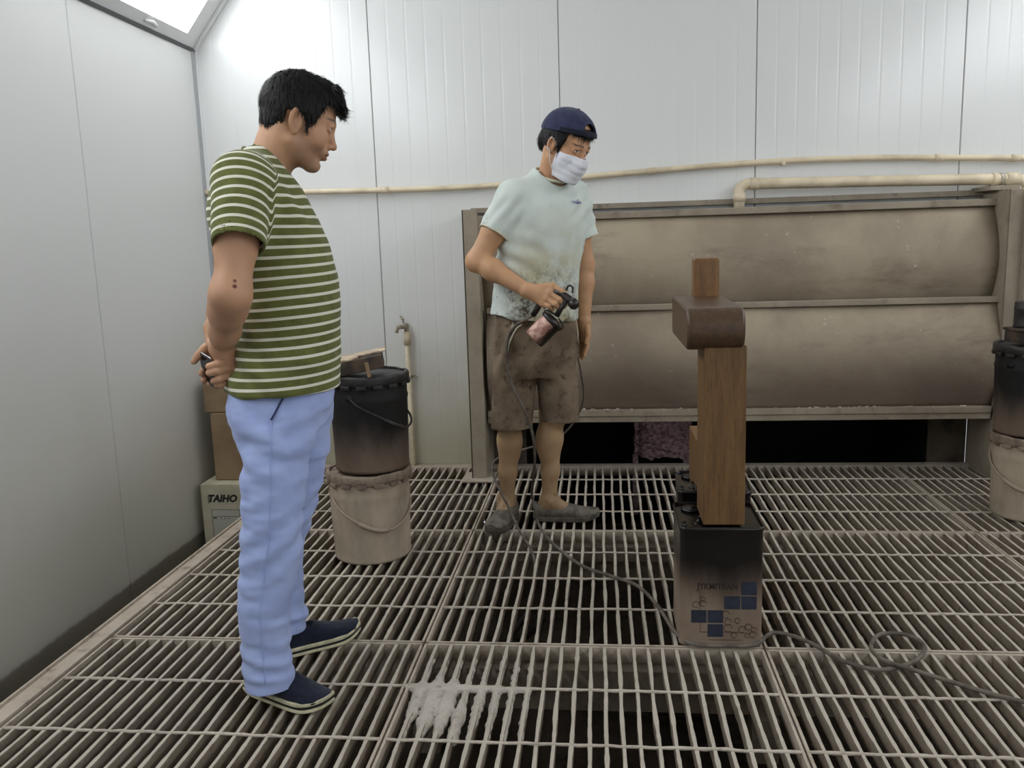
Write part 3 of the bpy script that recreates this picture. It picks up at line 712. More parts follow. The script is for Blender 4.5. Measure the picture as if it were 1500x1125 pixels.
def relax(P, Q, n=1):
    for _ in range(n):
        S = np.zeros_like(P); C = np.zeros(len(P))
        for i in range(4):
            a, b = Q[:, i], Q[:, (i+1) % 4]; np.add.at(S, a, P[b]); np.add.at(C, a, 1); np.add.at(S, b, P[a]); np.add.at(C, b, 1)
        P = .5*P+.5*S/C[:, None]
    return P
def join(parts):
    P = np.concatenate([p for p, q in parts]); o = 0; Q = []
    for p, q in parts: Q.append(q+o); o += len(p)
    return P, np.concatenate(Q)
def np_obj(name, P, Q, mat, parent, attrs=None):
    me = bpy.data.meshes.new(name); me.vertices.add(len(P)); me.vertices.foreach_set('co', P.astype(np.float32).ravel())
    me.loops.add(Q.size); me.loops.foreach_set('vertex_index', Q.astype(np.int32).ravel())
    me.polygons.add(len(Q)); me.polygons.foreach_set('loop_start', np.arange(0, Q.size, 4, dtype=np.int32)); me.polygons.foreach_set('loop_total', np.full(len(Q), 4, np.int32))
    me.polygons.foreach_set('use_smooth', np.ones(len(Q), bool)); me.update(calc_edges=True); me.validate()
    for k, a in (attrs or {}).items():
        if a.ndim == 1: t = me.attributes.new(k, 'FLOAT', 'POINT'); t.data.foreach_set('value', a.astype(np.float32))
        else:
            t = me.attributes.new(k, 'FLOAT_COLOR', 'POINT'); t.data.foreach_set('color', np.concatenate([a, np.ones((len(a), 1))], 1).astype(np.float32).ravel())
    return obj(name, me, mat, parent)
class Frame:
    def __init__(s, t, R, sc=1.): s.t = np.array(t, float); s.R = np.array(R, float); s.s = sc
    def p(s, q): return s.t+s.s*(s.R@np.array(q, float))
    def inv(s, P): return ((P-s.t)@s.R)/s.s
    def ginv(s, X, Y, Z):
        x, y, z = X-s.t[0], Y-s.t[1], Z-s.t[2]
        return [(s.R[0][i]*x+s.R[1][i]*y+s.R[2][i]*z)/s.s for i in range(3)]
def rot_frame(t, yaw, pitch, roll=0, sc=1.):
    # columns: forward, left, up; yaw about z, pitch > 0 looks down
    Rm = Euler((0, 0, yaw)).to_matrix() @ Euler((0, pitch, 0)).to_matrix() @ Euler((roll, 0, 0)).to_matrix()
    return Frame(t, np.array(Rm), sc)
def sm(x, a, b): t = np.clip((x-a)/(b-a), 0, 1); return t*t*(3-2*t)
LIN = lambda c: np.array(srgb(c)[:3])

# --- head in its own frame: x forward, y left, z up, origin between the ears
def head_field(fr, full=1.0, h=.0021, neck_to=None, neck_r=(.054, .062)):
    s = fr.s; F = Fld(fr.t-.165*s, fr.t+.165*s, h)
    E = lambda c, r, k=.012, op='u', R=None: F.ell(fr.p(c), [q*s for q in r], fr.R if R is None else fr.R@R, k*s, op)
    C = lambda a, b, ra, rb=None, k=.01, op='u': F.cap(fr.p(a), fr.p(b), ra*s, (ra if rb is None else rb)*s, k*s, op)
    E((-.006, 0, .042), (.096, .077, .086)); E((.012, 0, .052), (.080, .070, .072), .02)
    E((.030, 0, -.004), (.064, .064*full, .080), .02); E((.030, 0, -.052), (.056, .057*full, .048), .02)
    for y in (-1, 1):
        C((.0, y*.054*full, -.050), (.066, y*.022, -.088), .017, .015, .02)
        E((.060, y*.037, -.022), (.027, .026*full, .030), .018)
        C((.083, y*.038, .033), (.091, y*.010, .031), .009, .009, .016)
    E((.076, 0, -.086), (.019, .024, .018), .018)
    C((.089, 0, .026), (.107, 0, -.016), .0075, .0100, .012); E((.110, 0, -.021), (.0115, .0115, .0100), .006)
    E((.088, 0, -.048), (.016, .028, .018), .014)
    for y in (-1, 1):
        E((.100, y*.0125, -.026), (.0085, .0065, .0075), .005)
        E((.104, y*.034, .018), (.014, .017, .010), .012, 's')
        E((.0775, y*.032, .017), (.0145, .0165, .0125), .003)
        C((.0865, y*.046, .021), (.0925, y*.032, .0255), .0038, .0042, .004); C((.0925, y*.032, .0255), (.0905, y*.018, .021), .0042, .0032, .004)
        C((.0855, y*.045, .012), (.0905, y*.030, .0085), .0032, .0034, .005); C((.0905, y*.030, .0085), (.0895, y*.018, .013), .0034, .003, .005)
        E((.108, y*.005, -.0315), (.004, .003, .003), .002, 's')
        # ears
        Re = np.array(Euler((0, .18*-1, -y*.32)).to_matrix())
        E((-.000, y*.080, .000), (.0185, .0075, .0325), .004, 'u', Re); E((.004, y*.0870, .003), (.0110, .0085, .0215), .003, 's', Re)
        C((.008, y*.077, .014), (.013, y*.078, -.010), .0035, .0035, .003); E((.006, y*.078, -.027), (.008, .006, .009), .004)
        C((-.009, y*.084, .016), (-.009, y*.084, -.014), .0032, .003, .003)
    E((.0985, 0, -.0455), (.0085, .0235, .0055), .004); E((.0970, 0, -.0585), (.0085, .0200, .0062), .004)
    E((.108, 0, -.0518), (.009, .0235, .0011), .002, 's'); E((.093, 0, -.0705), (.006, .014, .004), .006, 's')
    if neck_to is not None:
        a = fr.p((-.028, 0, -.035)); F.cap(a, neck_to, neck_r[0]*s, neck_r[1]*s, .03)
        for y in (-1, 1): F.cap(fr.p((-.03, y*.05, -.035)), np.array(neck_to)+np.array([.02, 0, 0]), .016*s, .018*s, .02)
    return F
def face_color(L, skin, stubble=.35, tone=0):
    x, y, z = L.T; a = np.abs(y); n = len(L)
    c = np.tile(LIN(skin), (n, 1)); 
    def put(mask, col, w=1.): 
        nonlocal c; k = (mask*w)[:, None]; c = c*(1-k)+LIN(col)*k
    nz = noise(L, (60, 60, 60), 3); c = c*(1+.16*nz[:, None])
    blush = np.exp(-((x-.06)**2+(a-.045)**2+(z+.02)**2)/.0008); put(blush, (178, 108, 86), .3)
    put(np.exp(-((x-.112)**2+a**2+(z+.022)**2)/.00025), (176, 104, 84), .3)
    st = sm(z, -.025, -.045)*sm(x, -.01, .03); put(st*(.7+.6*noise(L, (500, 500, 500), 1)), (96, 78, 68), stubble)
    brow = sm(x, .055, .063)*np.exp(-((z-(.0400-.12*np.maximum(a-.030, 0)-.08*np.maximum(.03-a, 0)))/.0036)**2)*sm(a, .009, .013)*sm(a, .058, .048); put(brow, (26, 20, 18), .9)
    lips = sm(x, .080, .088)*sm(a, .0245, .018)*np.exp(-(((z+.0518)/.0098)**4)); put(lips, (150, 84, 74), .75)
    slit = sm(x, .083, .088)*np.exp(-((z+.0518)/.0016)**2)*sm(a, .025, .02); put(slit, (70, 34, 30), .9)
    ey = (a-.032)/.0125; ez = (z-.0165)/.0042
    eye = sm(x, .080, .084)*sm(ey**2+ez**2, 1.15, .75)
    put(eye, (222, 214, 204)); put(eye*sm(ey**2*6+((z-.0165)/.0062)**2, 1.1, .7), (30, 20, 16))
    lash = sm(x, .08, .084)*np.exp(-((z-(.0205-.0022*ey**2))/.0013)**2)*sm(np.abs(ey), 1.25, .95); put(lash, (24, 18, 16), .9)
    put(sm(a, .078, .084)*np.exp(-((x-.006)**2/.0002+(z-.003)**2/.0007)), (120, 70, 54), .5)
    return np.clip(c, 0, 1)
def skin_mat(name):
    t = NT(name); a = t.node('ShaderNodeAttribute', attribute_name='col'); t.color(a.outputs['Color']); co = t.coord()
    t.bump(t.noise(co, 420, 3), .12, .001); t.b.inputs['Subsurface Weight'].default_value = .12; t.b.inputs['Subsurface Radius'].default_value = (.012, .005, .003); t.b.inputs['Subsurface Scale'].default_value = .4
    return t.set(.52, 0, .4)
M['skin'] = skin_mat('skin')
M['hair'] = simple('black_hair', (15, 13, 13), .55, c2=(24, 21, 20), scale=90, bump=.6, bscale=260, spec=.3)
def hair_strands(P, N, fr, count, length, crown, seed, width=.0011, lift=.25):
    r = np.random.default_rng(seed); k = r.choice(len(P), count); p = P[k]; nn = N[k]
    d = p-fr.p(crown)+r.normal(0, .018, p.shape); d += np.array(fr.R[:, 2])[None, :]*-.03
    d -= (d*nn).sum(1, keepdims=True)*nn; d /= np.linalg.norm(d, axis=1, keepdims=True)+1e-9
    L = length*r.uniform(.6, 1.25, (count, 1)); sd = np.cross(d, nn)*width
    q1 = p+d*L*.5+nn*L*lift*.5; q2 = p+d*L+nn*L*lift*.35
    V = np.stack([p-sd-nn*.002, p+sd-nn*.002, q1+sd*.8, q1-sd*.8, q2+sd*.15, q2-sd*.15], 1).reshape(-1, 3)
    b = np.arange(count)[:, None]*6
    return V, np.concatenate([b+np.array([[0, 1, 2, 3]]), b+np.array([[3, 2, 4, 5]])])
def hand(F, wrist, palm_pts, fingers, wr=.024, k=.006):
    # palm_pts: [(point, radius)] around which the palm is blended; fingers: [(points, radii)]
    for p, r in palm_pts: F.cap(wrist, p, wr, r, .012)
    for a, b in zip(palm_pts[:-1], palm_pts[1:]): F.cap(a[0], b[0], a[1], b[1], .01)
    for pts, rs in fingers: F.chain(pts, rs, k)
# --- shoes
def shoe_parts(st, sole_t, cut):
    F = Fld((-.08, -.06, -.04), (.08, .16, .34), .0028)
    F.loft(st, .0); F.fn((-.1, -.1, -.1), (.1, .2, .4), lambda X, Y, Z: -(Y-sole_t+.006)+0*X+0*Z, .003, 's') if False else None
    X, Y, Z = F.grid((slice(None),)*3); F.v = np.maximum(F.v, sole_t-.006-Y+0*X+0*Z)
    for c in cut: F.cap(*c, op='s', k=.006)
    P, Q = F.mesh(); P = P[:, [2, 0, 1]]
    return P, Q
def outline(st, grow, n=40):
    T = dense(st, n); L = T[-1, 0]; pts = []
    for z, cx, cy, a, b, r, p in T: pts.append((z, cx-a-grow))
    tip = (L+grow, T[-1, 1]); heel = (T[0, 0]-grow, T[0, 1])
    return [heel]+pts+[tip]+[(z, cx+a+grow) for z, cx, cy, a, b, r, p in T[::-1]]
def spring(x, L): return .018*max(0, (x-L*.72)/(L*.28))**2+.006*max(0, (.12*L-x)/(.12*L))**2
def sole_layer(st, grow, z0, z1, L):
    o = outline(st, grow); n = len(o); mb = MB(); vs = []
    for z, g in ((z0, -.002), (z0+.0015, 0), (z1-.0015, 0), (z1, -.002)):
        cx, cy = L/2, 0
        vs += [(x+(x-cx)/L*g*2, y+np.sign(y)*g, z+spring(x, L)) for x, y in o]
    fs = [(i*n+j, i*n+(j+1) % n, (i+1)*n+(j+1) % n, (i+1)*n+j) for i in range(3) for j in range(n)]+[tuple(range(n))[::-1], tuple(range(3*n, 4*n))]
    return mb.add(vs, fs)
def make_shoe(parent, st, loc, rot, um, layers, sole_t, cut, name='shoe', mirror=1):
    L = st[-1][0]
    P, Q = shoe_parts(st, sole_t, cut); P = P.copy()
    P[:, 2] += np.array([spring(x, L) for x in P[:, 0]])
    N = vnorm(P, Q); P += N*(.0012*noise(P, (60, 60, 60), 5)+.001*noise(P, (30, 90, 30), 6))[:, None]
    o = np_obj(name, P, Q, um, parent); o.location = loc; o.rotation_euler = (0, 0, rot); o.scale = (1, mirror, 1); o['_org'] = [0, 0, 0]
    for nm, mt, g, z0, z1 in layers: sole_layer(st, g, z0, z1, L).build(nm, mt, o, smooth=False, world=False)
    return o

# ---------------------------------------------------------------- person in the striped shirt
def cloth(name, c, c2, scale, bump=.25, bscale=700, rough=.85):
    t = NT(name); co = t.coord(); t.color(t.mix(t.ramp(t.noise(co, scale, 4), .35, .7), srgb(c), srgb(c2)))
    t.bump(t.noise(co, bscale, 3), bump, .0008); t.b.inputs['Sheen Weight'].default_value = .15
    return t.set(rough, 0, .2)
def striped():
    t = NT('olive_white_striped_jersey'); a = t.node('ShaderNodeAttribute', attribute_name='stripe').outputs['Fac']; co = t.coord()
    f = t.math('FRACT', t.math('DIVIDE', a, .0246), 0)
    w_ = t.ramp(t.math('ABSOLUTE', t.math('SUBTRACT', f, .5), 0), .17, .13)
    ol = t.mix(t.ramp(t.noise(co, 30, 4), .35, .7), srgb((108, 112, 62)), srgb((94, 98, 54)))
    t.color(t.mix(w_, ol, srgb((226, 224, 208)))); t.bump(t.noise(co, 800, 3), .25, .0008); t.b.inputs['Sheen Weight'].default_value = .15
    return t.set(.9, 0, .15)
M['striped'] = striped()
M['olive'] = cloth('olive_rib', (98, 102, 58), (88, 92, 52), 40)
M['chino'] = cloth('light_blue_chino', (170, 186, 232), (160, 175, 224), 14)
M['chino_dark'] = cloth('navy_pocket_piping', (52, 58, 96), (44, 50, 84), 30)
M['canvas'] = cloth('navy_canvas', (30, 34, 52), (22, 25, 40), 60, .5, 500)
M['cream'] = simple('cream_rubber', (214, 208, 176), .6, c2=(186, 180, 150), scale=30)
M['dark_rubber'] = simple('black_rubber', (36, 36, 34), .7)
HA = math.radians(21.4)
A = thing('person', 'person in olive striped shirt and light blue trousers with hands behind back', 'person', (-.85, 2.17, 0)); A.rotation_euler.z = HA; A['_org'] = [0, 0, 0]
hf = rot_frame((.080, 0, 1.503), 0.0, math.radians(21), 0, .965)
# shirt: torso loft + sleeves  (z, cx, cy, half depth, half width)
def tor(z, back, front, hw, p=2.3): return (z, (back+front)/2, 0, (front-back)/2, hw, 0, p)
torso = [tor(.78, -.152, .152, .188), tor(.835, -.152, .153, .188), tor(.90, -.132, .157, .186), tor(.955, -.114, .161, .18), tor(1.0, -.112, .164, .18), tor(1.066, -.116, .165, .178), tor(1.13, -.128, .158, .178), tor(1.21, -.146, .143, .184), tor(1.28, -.153, .116, .188), tor(1.335, -.144, .088, .178, 2.2), tor(1.375, -.124, .066, .15, 2.1), tor(1.405, -.098, .048, .118, 2), tor(1.432, -.066, .028, .08, 2), tor(1.452, -.05, .02, .06, 2)]
SLV = {}
F = Fld((-.24, -.37, .78), (.24, .37, 1.48), .0042)
F.loft(torso, .0)
for y in (-1, 1):
    sh = np.array((-.055, y*.150, 1.352)); el = np.array((-.074, y*.240, 1.20)) if y < 0 else np.array((-.085, y*.245, 1.20))
    SLV[y] = (sh, el)
    F.cap(sh, el, .072, .061, .035)
    F.cap(np.array((-.02, y*.06, 1.395)), sh, .035, .06, .03)
    d = (el-sh)/np.linalg.norm(el-sh)
    # cut the sleeve open at its hem
    e = el-d*.0
    sl = F._sl(e-.13, e+.13); X, Y, Z = F.grid(sl); pl = (X-e[0])*d[0]+(Y-e[1])*d[1]+(Z-e[2])*d[2]
    near = capd(X, Y, Z, sh, el+d*.15, .085, .09)
    tv = loftd(X, Y, Z, dense(torso))
    v = F.v[sl]; F.v[sl] = np.where((near < 0) & (pl > 0) & (tv > .004), np.maximum(v, pl), v)
    F.cap(el-d*.03, el+d*.1, .056, .057, .0, 's')
# neck hole, hem
F.cap((.0, 0, 1.43), (.05, 0, 1.36), .066, .052, .004, 's')
F.cap((-.03, 0, 1.50), (.02, 0, 1.40), .066, .062, .004, 's')
X, Y, Z = F.grid((slice(None),)*3)
F.v = np.maximum(F.v, (.827-.03*np.clip((X+.15)/.3, 0, 1)**2*0+.012*(X-.05)*4*(X > .0)*0)+0*X-Z+0*Y)
P, Q = F.mesh(); N = vnorm(P, Q)
tD = loftd(P[:, 0], P[:, 1], P[:, 2], dense(torso), False)
strp = P[:, 2]-.05*P[:, 0]*sm(P[:, 2], 1.25, 1.1)+.006*noise(P, (6, 6, 6), 2)
for y in (-1, 1):
    sh, el = SLV[y]; d = (el-sh)/np.linalg.norm(el-sh); sD = capd(P[:, 0], P[:, 1], P[:, 2], sh, el, .072, .061)
    ax = el[2]-((P-el)@d)*1.0
    w_ = sm(tD-sD, -.004, .008)*(P[:, 1]*y > 0)
    strp = strp*(1-w_)+ax*w_
disp = .006*noise(P, (7, 7, 14), 1)+.004*noise(P, (14, 14, 26), 4)
fold = np.exp(-((P[:, 2]-.90)/.08)**2)*sm(P[:, 0], .05, -.12); disp += .006*fold*np.sin(P[:, 2]*70+P[:, 0]*60+4*noise(P, (8, 8, 8), 9))
arm = np.exp(-((P[:, 2]-1.30)/.06)**2)*sm(P[:, 0], .0, .06)*sm(P[:, 1], -.05, -.14); disp += .004*arm*np.sin(P[:, 0]*110+P[:, 2]*60)
P = P+N*disp[:, None]
np_obj('striped_shirt', P, Q, 'striped', A, {'stripe': strp})
# collar band
ring = []
for k in range(41):
    a = 2*math.pi*k/40; fwd = math.cos(a)
    ring.append((.001+(.052 if fwd < 0 else .074)*fwd, .070*math.sin(a), 1.398-.044*fwd-.022*max(0, fwd)**4+.006*math.sin(a)**2))
MB().tube(ring, .0065, 8, False).build('collar', 'olive', A, smooth=True, world=False)
# body: head and neck, arms, hands (legs and trunk are under the clothes)
H = head_field(hf, 1.07, .0021, (-.012, 0, 1.345), (.054, .060))
parts = [H.mesh()]; hv = (H.v.copy(), H)
G = Fld((-.26, -.34, .82), (.02, .34, 1.42), .0026)
for y in (-1, 1):
    el = np.array((-.099, y*.244, 1.085)) if y < 0 else np.array((-.12, y*.25, 1.085))
    wr = np.array((-.140, -.095, .950)) if y < 0 else np.array((-.160, .055, .985))
    sh = np.array((-.058, y*.165, 1.35))
    G.chain([sh, sh*.45+el*.55, el], [.052, .049, .039], .02)
    mid = el*.72+wr*.28+np.array((-.003, y*.002, 0)); m2_ = el*.35+wr*.65; G.chain([el, mid, m2_, wr], [.0375, .0365, .0305, .026], .04)
    G.ell(el+np.array((-.016, y*.008, .0)), (.018, .020, .026), None, .04)
# right hand folded over the left wrist
W_ = np.array
wr = W_((-.140, -.095, .950))
hand(G, wr, [(W_((-.122, -.078, .915)), .017), (W_((-.122, -.074, .895)), .017), (W_((-.126, -.07, .876)), .016)], [
    ([W_((-.121, -.088, .915)), W_((-.150, -.106, .911)), W_((-.174, -.096, .905))], [.0105, .0098, .0085]),
    ([W_((-.121, -.086, .897)), W_((-.152, -.105, .893)), W_((-.175, -.095, .888))], [.0105, .0100, .0088]),
    ([W_((-.124, -.082, .879)), W_((-.150, -.100, .872)), W_((-.166, -.090, .866))], [.0102, .0096, .0085]),
    ([W_((-.128, -.075, .864)), W_((-.148, -.088, .857)), W_((-.160, -.080, .853))], [.0092, .0088, .0078]),
    ([W_((-.145, -.08, .950)), W_((-.165, -.05, .955)), W_((-.172, -.02, .962))], [.013, .011, .009])], .027, .004)
wl = W_((-.160, .055, .985))
hand(G, wl, [(W_((-.160, .018, .945)), .019), (W_((-.162, -.005, .925)), .018), (W_((-.163, -.01, .900)), .016)], [
    ([W_((-.166, .0, .955)), W_((-.186, -.022, .940)), W_((-.201, -.030, .927)), W_((-.214, -.032, .912))], [.015, .0125, .0105, .0085]),
    ([W_((-.168, -.01, .905)), W_((-.190, -.010, .892)), W_((-.199, -.028, .879))], [.0105, .0095, .008]),
    ([W_((-.165, -.008, .893)), W_((-.186, -.005, .876)), W_((-.195, -.024, .861))], [.0105, .0095, .008]),
    ([W_((-.160, -.006, .885)), W_((-.176, -.002, .862)), W_((-.182, -.022, .850))], [.010, .009, .0078])], .026, .004)
parts.append(G.mesh())
# trunk and legs beneath the clothes
B = Fld((-.2, -.24, .05), (.2, .24, 1.42), .009)
B.loft([(z, cx, cy, max(a-.022, .02), max(b-.02, .02), r, p) for z, cx, cy, a, b, r, p in torso[1:]], .0)
B.chain([(.0, -.09, .84), (-.045, -.11, .46), (-.095, -.13, .09)], [.06, .04, .032], .03); B.chain([(.02, .09, .84), (.0, .13, .46), (-.06, .15, .09)], [.06, .04, .032], .03)
parts.append(B.mesh())
P, Q = join(parts); L = hf.inv(P); nh = len(parts[0][0])
col = np.tile(LIN((192, 148, 118)), (len(P), 1))*(1+.14*noise(P, (40, 40, 40), 2)[:, None])
col[:nh] = face_color(L[:nh], (196, 152, 120), .48)
e0 = W_((-.099, -.252, 1.085)); d2_ = ((P-W_((-.130, -.282, 1.066)))**2).sum(1); col = col*(1-.30*np.exp(-d2_/.0006)[:, None])
for s0 in ((-.086, -.286, 1.122), (-.089, -.284, 1.107)):
    m_ = sm(np.sqrt(((P-W_(s0))**2).sum(1)), .0075, .0045)[:, None]; col = col*(1-m_)+LIN((92, 34, 30))*m_
np_obj('body', P, Q, 'skin', A, {'col': col})
# hair
Hv, Hf = hv; X, Y, Z = H.grid((slice(None),)*3); lx, ly, lz = hf.ginv(X, Y, Z)
cr = np.minimum(elld(lx, ly, lz, (-.001, 0, .046), (.1035, .087, .094), None), elld(lx, ly, lz, (.028, 0, .066), (.085, .078, .074), None))*hf.s
front = .0735-.75*np.clip(lx-.075, -1, .02)+.012*np.abs(ly)/.05*0
zmin = np.where(lx > .062, .072-.45*(lx-.09)*(lx > .09)+.10*np.abs(ly)*0, np.where(lx > .026, -.010+.080*sm(lx, .034, .068), np.where(lx > -.028, .022, np.where(lx > -.045, -.03, -.066))))
side = np.abs(ly)
reg = zmin-lz
Fh = Fld(H.lo, H.lo+(H.n-1)*H.h, H.h); Fh.v = -smin(-cr.astype(np.float32), -(reg*hf.s).astype(np.float32), .006)
Fh.ell(hf.p((-.047, 0, -.006)), (.041, .062, .044), hf.R, .012)
for y in (-1, 1): Fh.cap(hf.p((.024, y*.074, .02)), hf.p((.034, y*.072, -.012)), .0055, .002, .006); 
for k in range(9):
    yy = -.055+.11*k/8; Fh.cap(hf.p((.075, yy, .115)), hf.p((.113-.2*abs(yy)+.004*math.sin(k*2.3), yy*1.02+.004*math.sin(k*3.1), .078+.006*math.sin(k*1.7))), .011, .003, .012)
P, Q = Fh.mesh(); P = relax(P, Q, 1); N = vnorm(P, Q); L = hf.inv(P)
P = P+N*(.004*noise(P, (110, 110, 45), 3)+.003*noise(P, (220, 220, 70), 7))[:, None]
keep = L[:, 2] > .03
s1 = hair_strands(P, N, hf, 5000, .022, (-.03, 0, .14), 4, lift=.22)
kf = np.nonzero((L[:, 0] > .06) & (L[:, 2] > .06) & (L[:, 2] < .12))[0]
s2 = hair_strands(P[kf], N[kf], hf, 260, .030, (-.03, 0, .16), 5, .0013, .12)
P, Q = join([(P, Q), s1, s2]); np_obj('hair', P, Q, 'hair', A)
# trousers
def leg(z, back, front, v, hw): return (z, (back+front)/2, v, (front-back)/2, hw, 0, 2.3)
near = [leg(.055, -.150, -.026, -.140, .060), leg(.095, -.155, -.027, -.138, .062), leg(.14, -.156, -.030, -.136, .062), leg(.28, -.155, -.022, -.132, .064), leg(.346, -.147, .002, -.13, .068), leg(.40, -.140, .017, -.127, .072), leg(.49, -.131, .022, -.122, .076), leg(.56, -.126, .034, -.117, .08), leg(.62, -.121, .048, -.112, .083), leg(.69, -.112, .065, -.106, .086), leg(.75, -.122, .088, -.10, .088), leg(.79, -.130, .110, -.090, .082), leg(.84, -.12, .12, -.08, .074), leg(.90, -.10, .10, -.07, .06)]
far = [leg(.075, -.115, .014, .150, .058), leg(.13, -.120, .022, .150, .060), leg(.17, -.120, .013, .148, .060), leg(.33, -.115, .024, .143, .066), leg(.40, -.10, .054, .138, .072), leg(.49, -.085, .079, .13, .076), leg(.60, -.09, .112, .12, .082), leg(.69, -.10, .128, .11, .085), leg(.75, -.115, .134, .10, .087), leg(.79, -.128, .134, .090, .082), leg(.84, -.12, .128, .08, .074), leg(.90, -.10, .10, .07, .06)]
F = Fld((-.2, -.24, .04), (.2, .25, .92), .0042)
F.loft(near, .0); F.loft(far, .012)
F.loft([tor(.74, -.115, .118, .14), tor(.78, -.132, .132, .160), tor(.83, -.134, .134, .158), tor(.86, -.125, .13, .15), tor(.92, -.10, .11, .13)], .03)
F.ell((-.085, -.075, .765), (.055, .08, .075), None, .03); F.ell((-.085, .075, .765), (.055, .08, .075), None, .03)
F.cap((-.09, -.138, .09), (-.075, -.142, .0), .050, .055, .0, 's'); F.cap((-.05, .15, .11), (-.05, .15, .02), .048, .052, .0, 's')
P, Q = F.mesh(); N = vnorm(P, Q); z = P[:, 2]
disp = (.004*noise(P, (9, 9, 11), 3)+.005*noise(P+.02*noise(P, (9, 9, 9), 1)[:, None], (14, 14, 40), 8)+.0035*noise(P, (28, 28, 70), 4))*sm(z, .87, .80)
hemw = np.exp(-((z-.13)/.07)**2); disp += .0034*hemw*np.sin(z*110+P[:, 0]*25+3*noise(P, (9, 9, 9), 2))
knee = np.exp(-((z-.45)/.10)**2); disp += .0035*knee*np.sin(z*95-P[:, 0]*55+4*noise(P, (10, 10, 10), 5))
crot = np.exp(-((z-.70)/.09)**2); disp += .004*crot*np.sin(z*75+P[:, 0]*75*(P[:, 0] < 0)-P[:, 0]*25+4*noise(P, (8, 8, 8), 6))
P = P+N*disp[:, None]; tro = np_obj('trousers', P, Q, 'chino', A)
# side seam and pocket opening follow the cloth surface on the near side
def on_surface(P, x, z, side=-1, off=.0015):
    m_ = (np.abs(P[:, 0]-x) < .008) & (np.abs(P[:, 2]-z) < .008) & (P[:, 1]*side > 0)
    if not m_.any(): return None
    return (x, P[m_][:, 1].min()-off if side < 0 else P[m_][:, 1].max()+off, z)
pk = [on_surface(P, x, z) for x, z in zip(np.linspace(.002, -.034, 9), np.linspace(.828, .772, 9))]
MB().tube([p for p in pk if p], .0024, 6).build('pocket_piping', 'chino_dark', tro, smooth=True, world=False)
seam = [on_surface(P, x, z, -1, .0002) for x, z in zip(np.interp(np.linspace(.77, .09, 40), [.09, .28, .5, .77], [-.10, -.098, -.058, -.034]), np.linspace(.77, .09, 40))]
MB().tube([p for p in seam if p], .0013, 5).build('side_seam', 'chino_dark' if False else 'chino', tro, smooth=True, world=False)
# shoes
ST = [(0, 0, .030, .024, .030, 0, 2.4), (.012, 0, .034, .033, .036, 0, 2.4), (.05, 0, .038, .037, .040, 0, 2.4), (.10, 0, .040, .039, .043, 0, 2.2), (.14, 0, .038, .043, .040, 0, 2.1), (.18, 0, .031, .047, .031, 0, 2.1), (.23, 0, .024, .046, .024, 0, 2.1), (.262, 0, .020, .036, .018, 0, 2.1), (.280, 0, .018, .018, .012, 0, 2.1)]
cut = [((0, .085, .055), (0, .082, .12), .024, .022)]
lay = [('outsole', 'cream', .005, .0, .009), ('sole_stripe', 'dark_rubber', .0035, .009, .017), ('foxing', 'cream', .005, .017, .027)]
def to_local(wx, wy, c, h): x, y = wx-c[0], wy-c[1]; return (x*math.cos(h)+y*math.sin(h), -x*math.sin(h)+y*math.cos(h))
q = to_local(-.972, 2.083, (-.85, 2.17), HA); make_shoe(A, ST, (q[0], q[1], .004), math.radians(-23)-HA, 'canvas', lay, .026, cut)
q = to_local(-.985, 2.245, (-.85, 2.17), HA); make_shoe(A, ST, (q[0], q[1], .004), math.radians(38)-HA, 'canvas', lay, .026, cut)
# phone held behind the back
M['phone'] = simple('black_gloss_plastic', (18, 18, 20), .15); M['chrome'] = simple('polished_edge', (190, 192, 196), .2, .9)
ph = thing('phone', 'slim black phone held behind the back of the striped shirt person', 'phone', (0, 0, 0))
M_A = Matrix.Translation((-.85, 2.17, 0)) @ Matrix.Rotation(HA, 4, 'Z')
pr_ = Euler((.25, math.radians(-13), .5)).to_matrix(); pc = Vector((-.181, -.040, .888))
ph.location = M_A @ pc; ph.rotation_euler = (M_A.to_3x3() @ pr_).to_euler(); ph['_org'] = [0, 0, 0]
MB().box((0, 0, 0), (.008, .058, .088)).build('phone_body', 'phone', ph, bevel=.003, world=False)
MB().box((0, 0, 0), (.0045, .0605, .0905)).build('phone_edge', 'chrome', ph, bevel=.002, world=False)

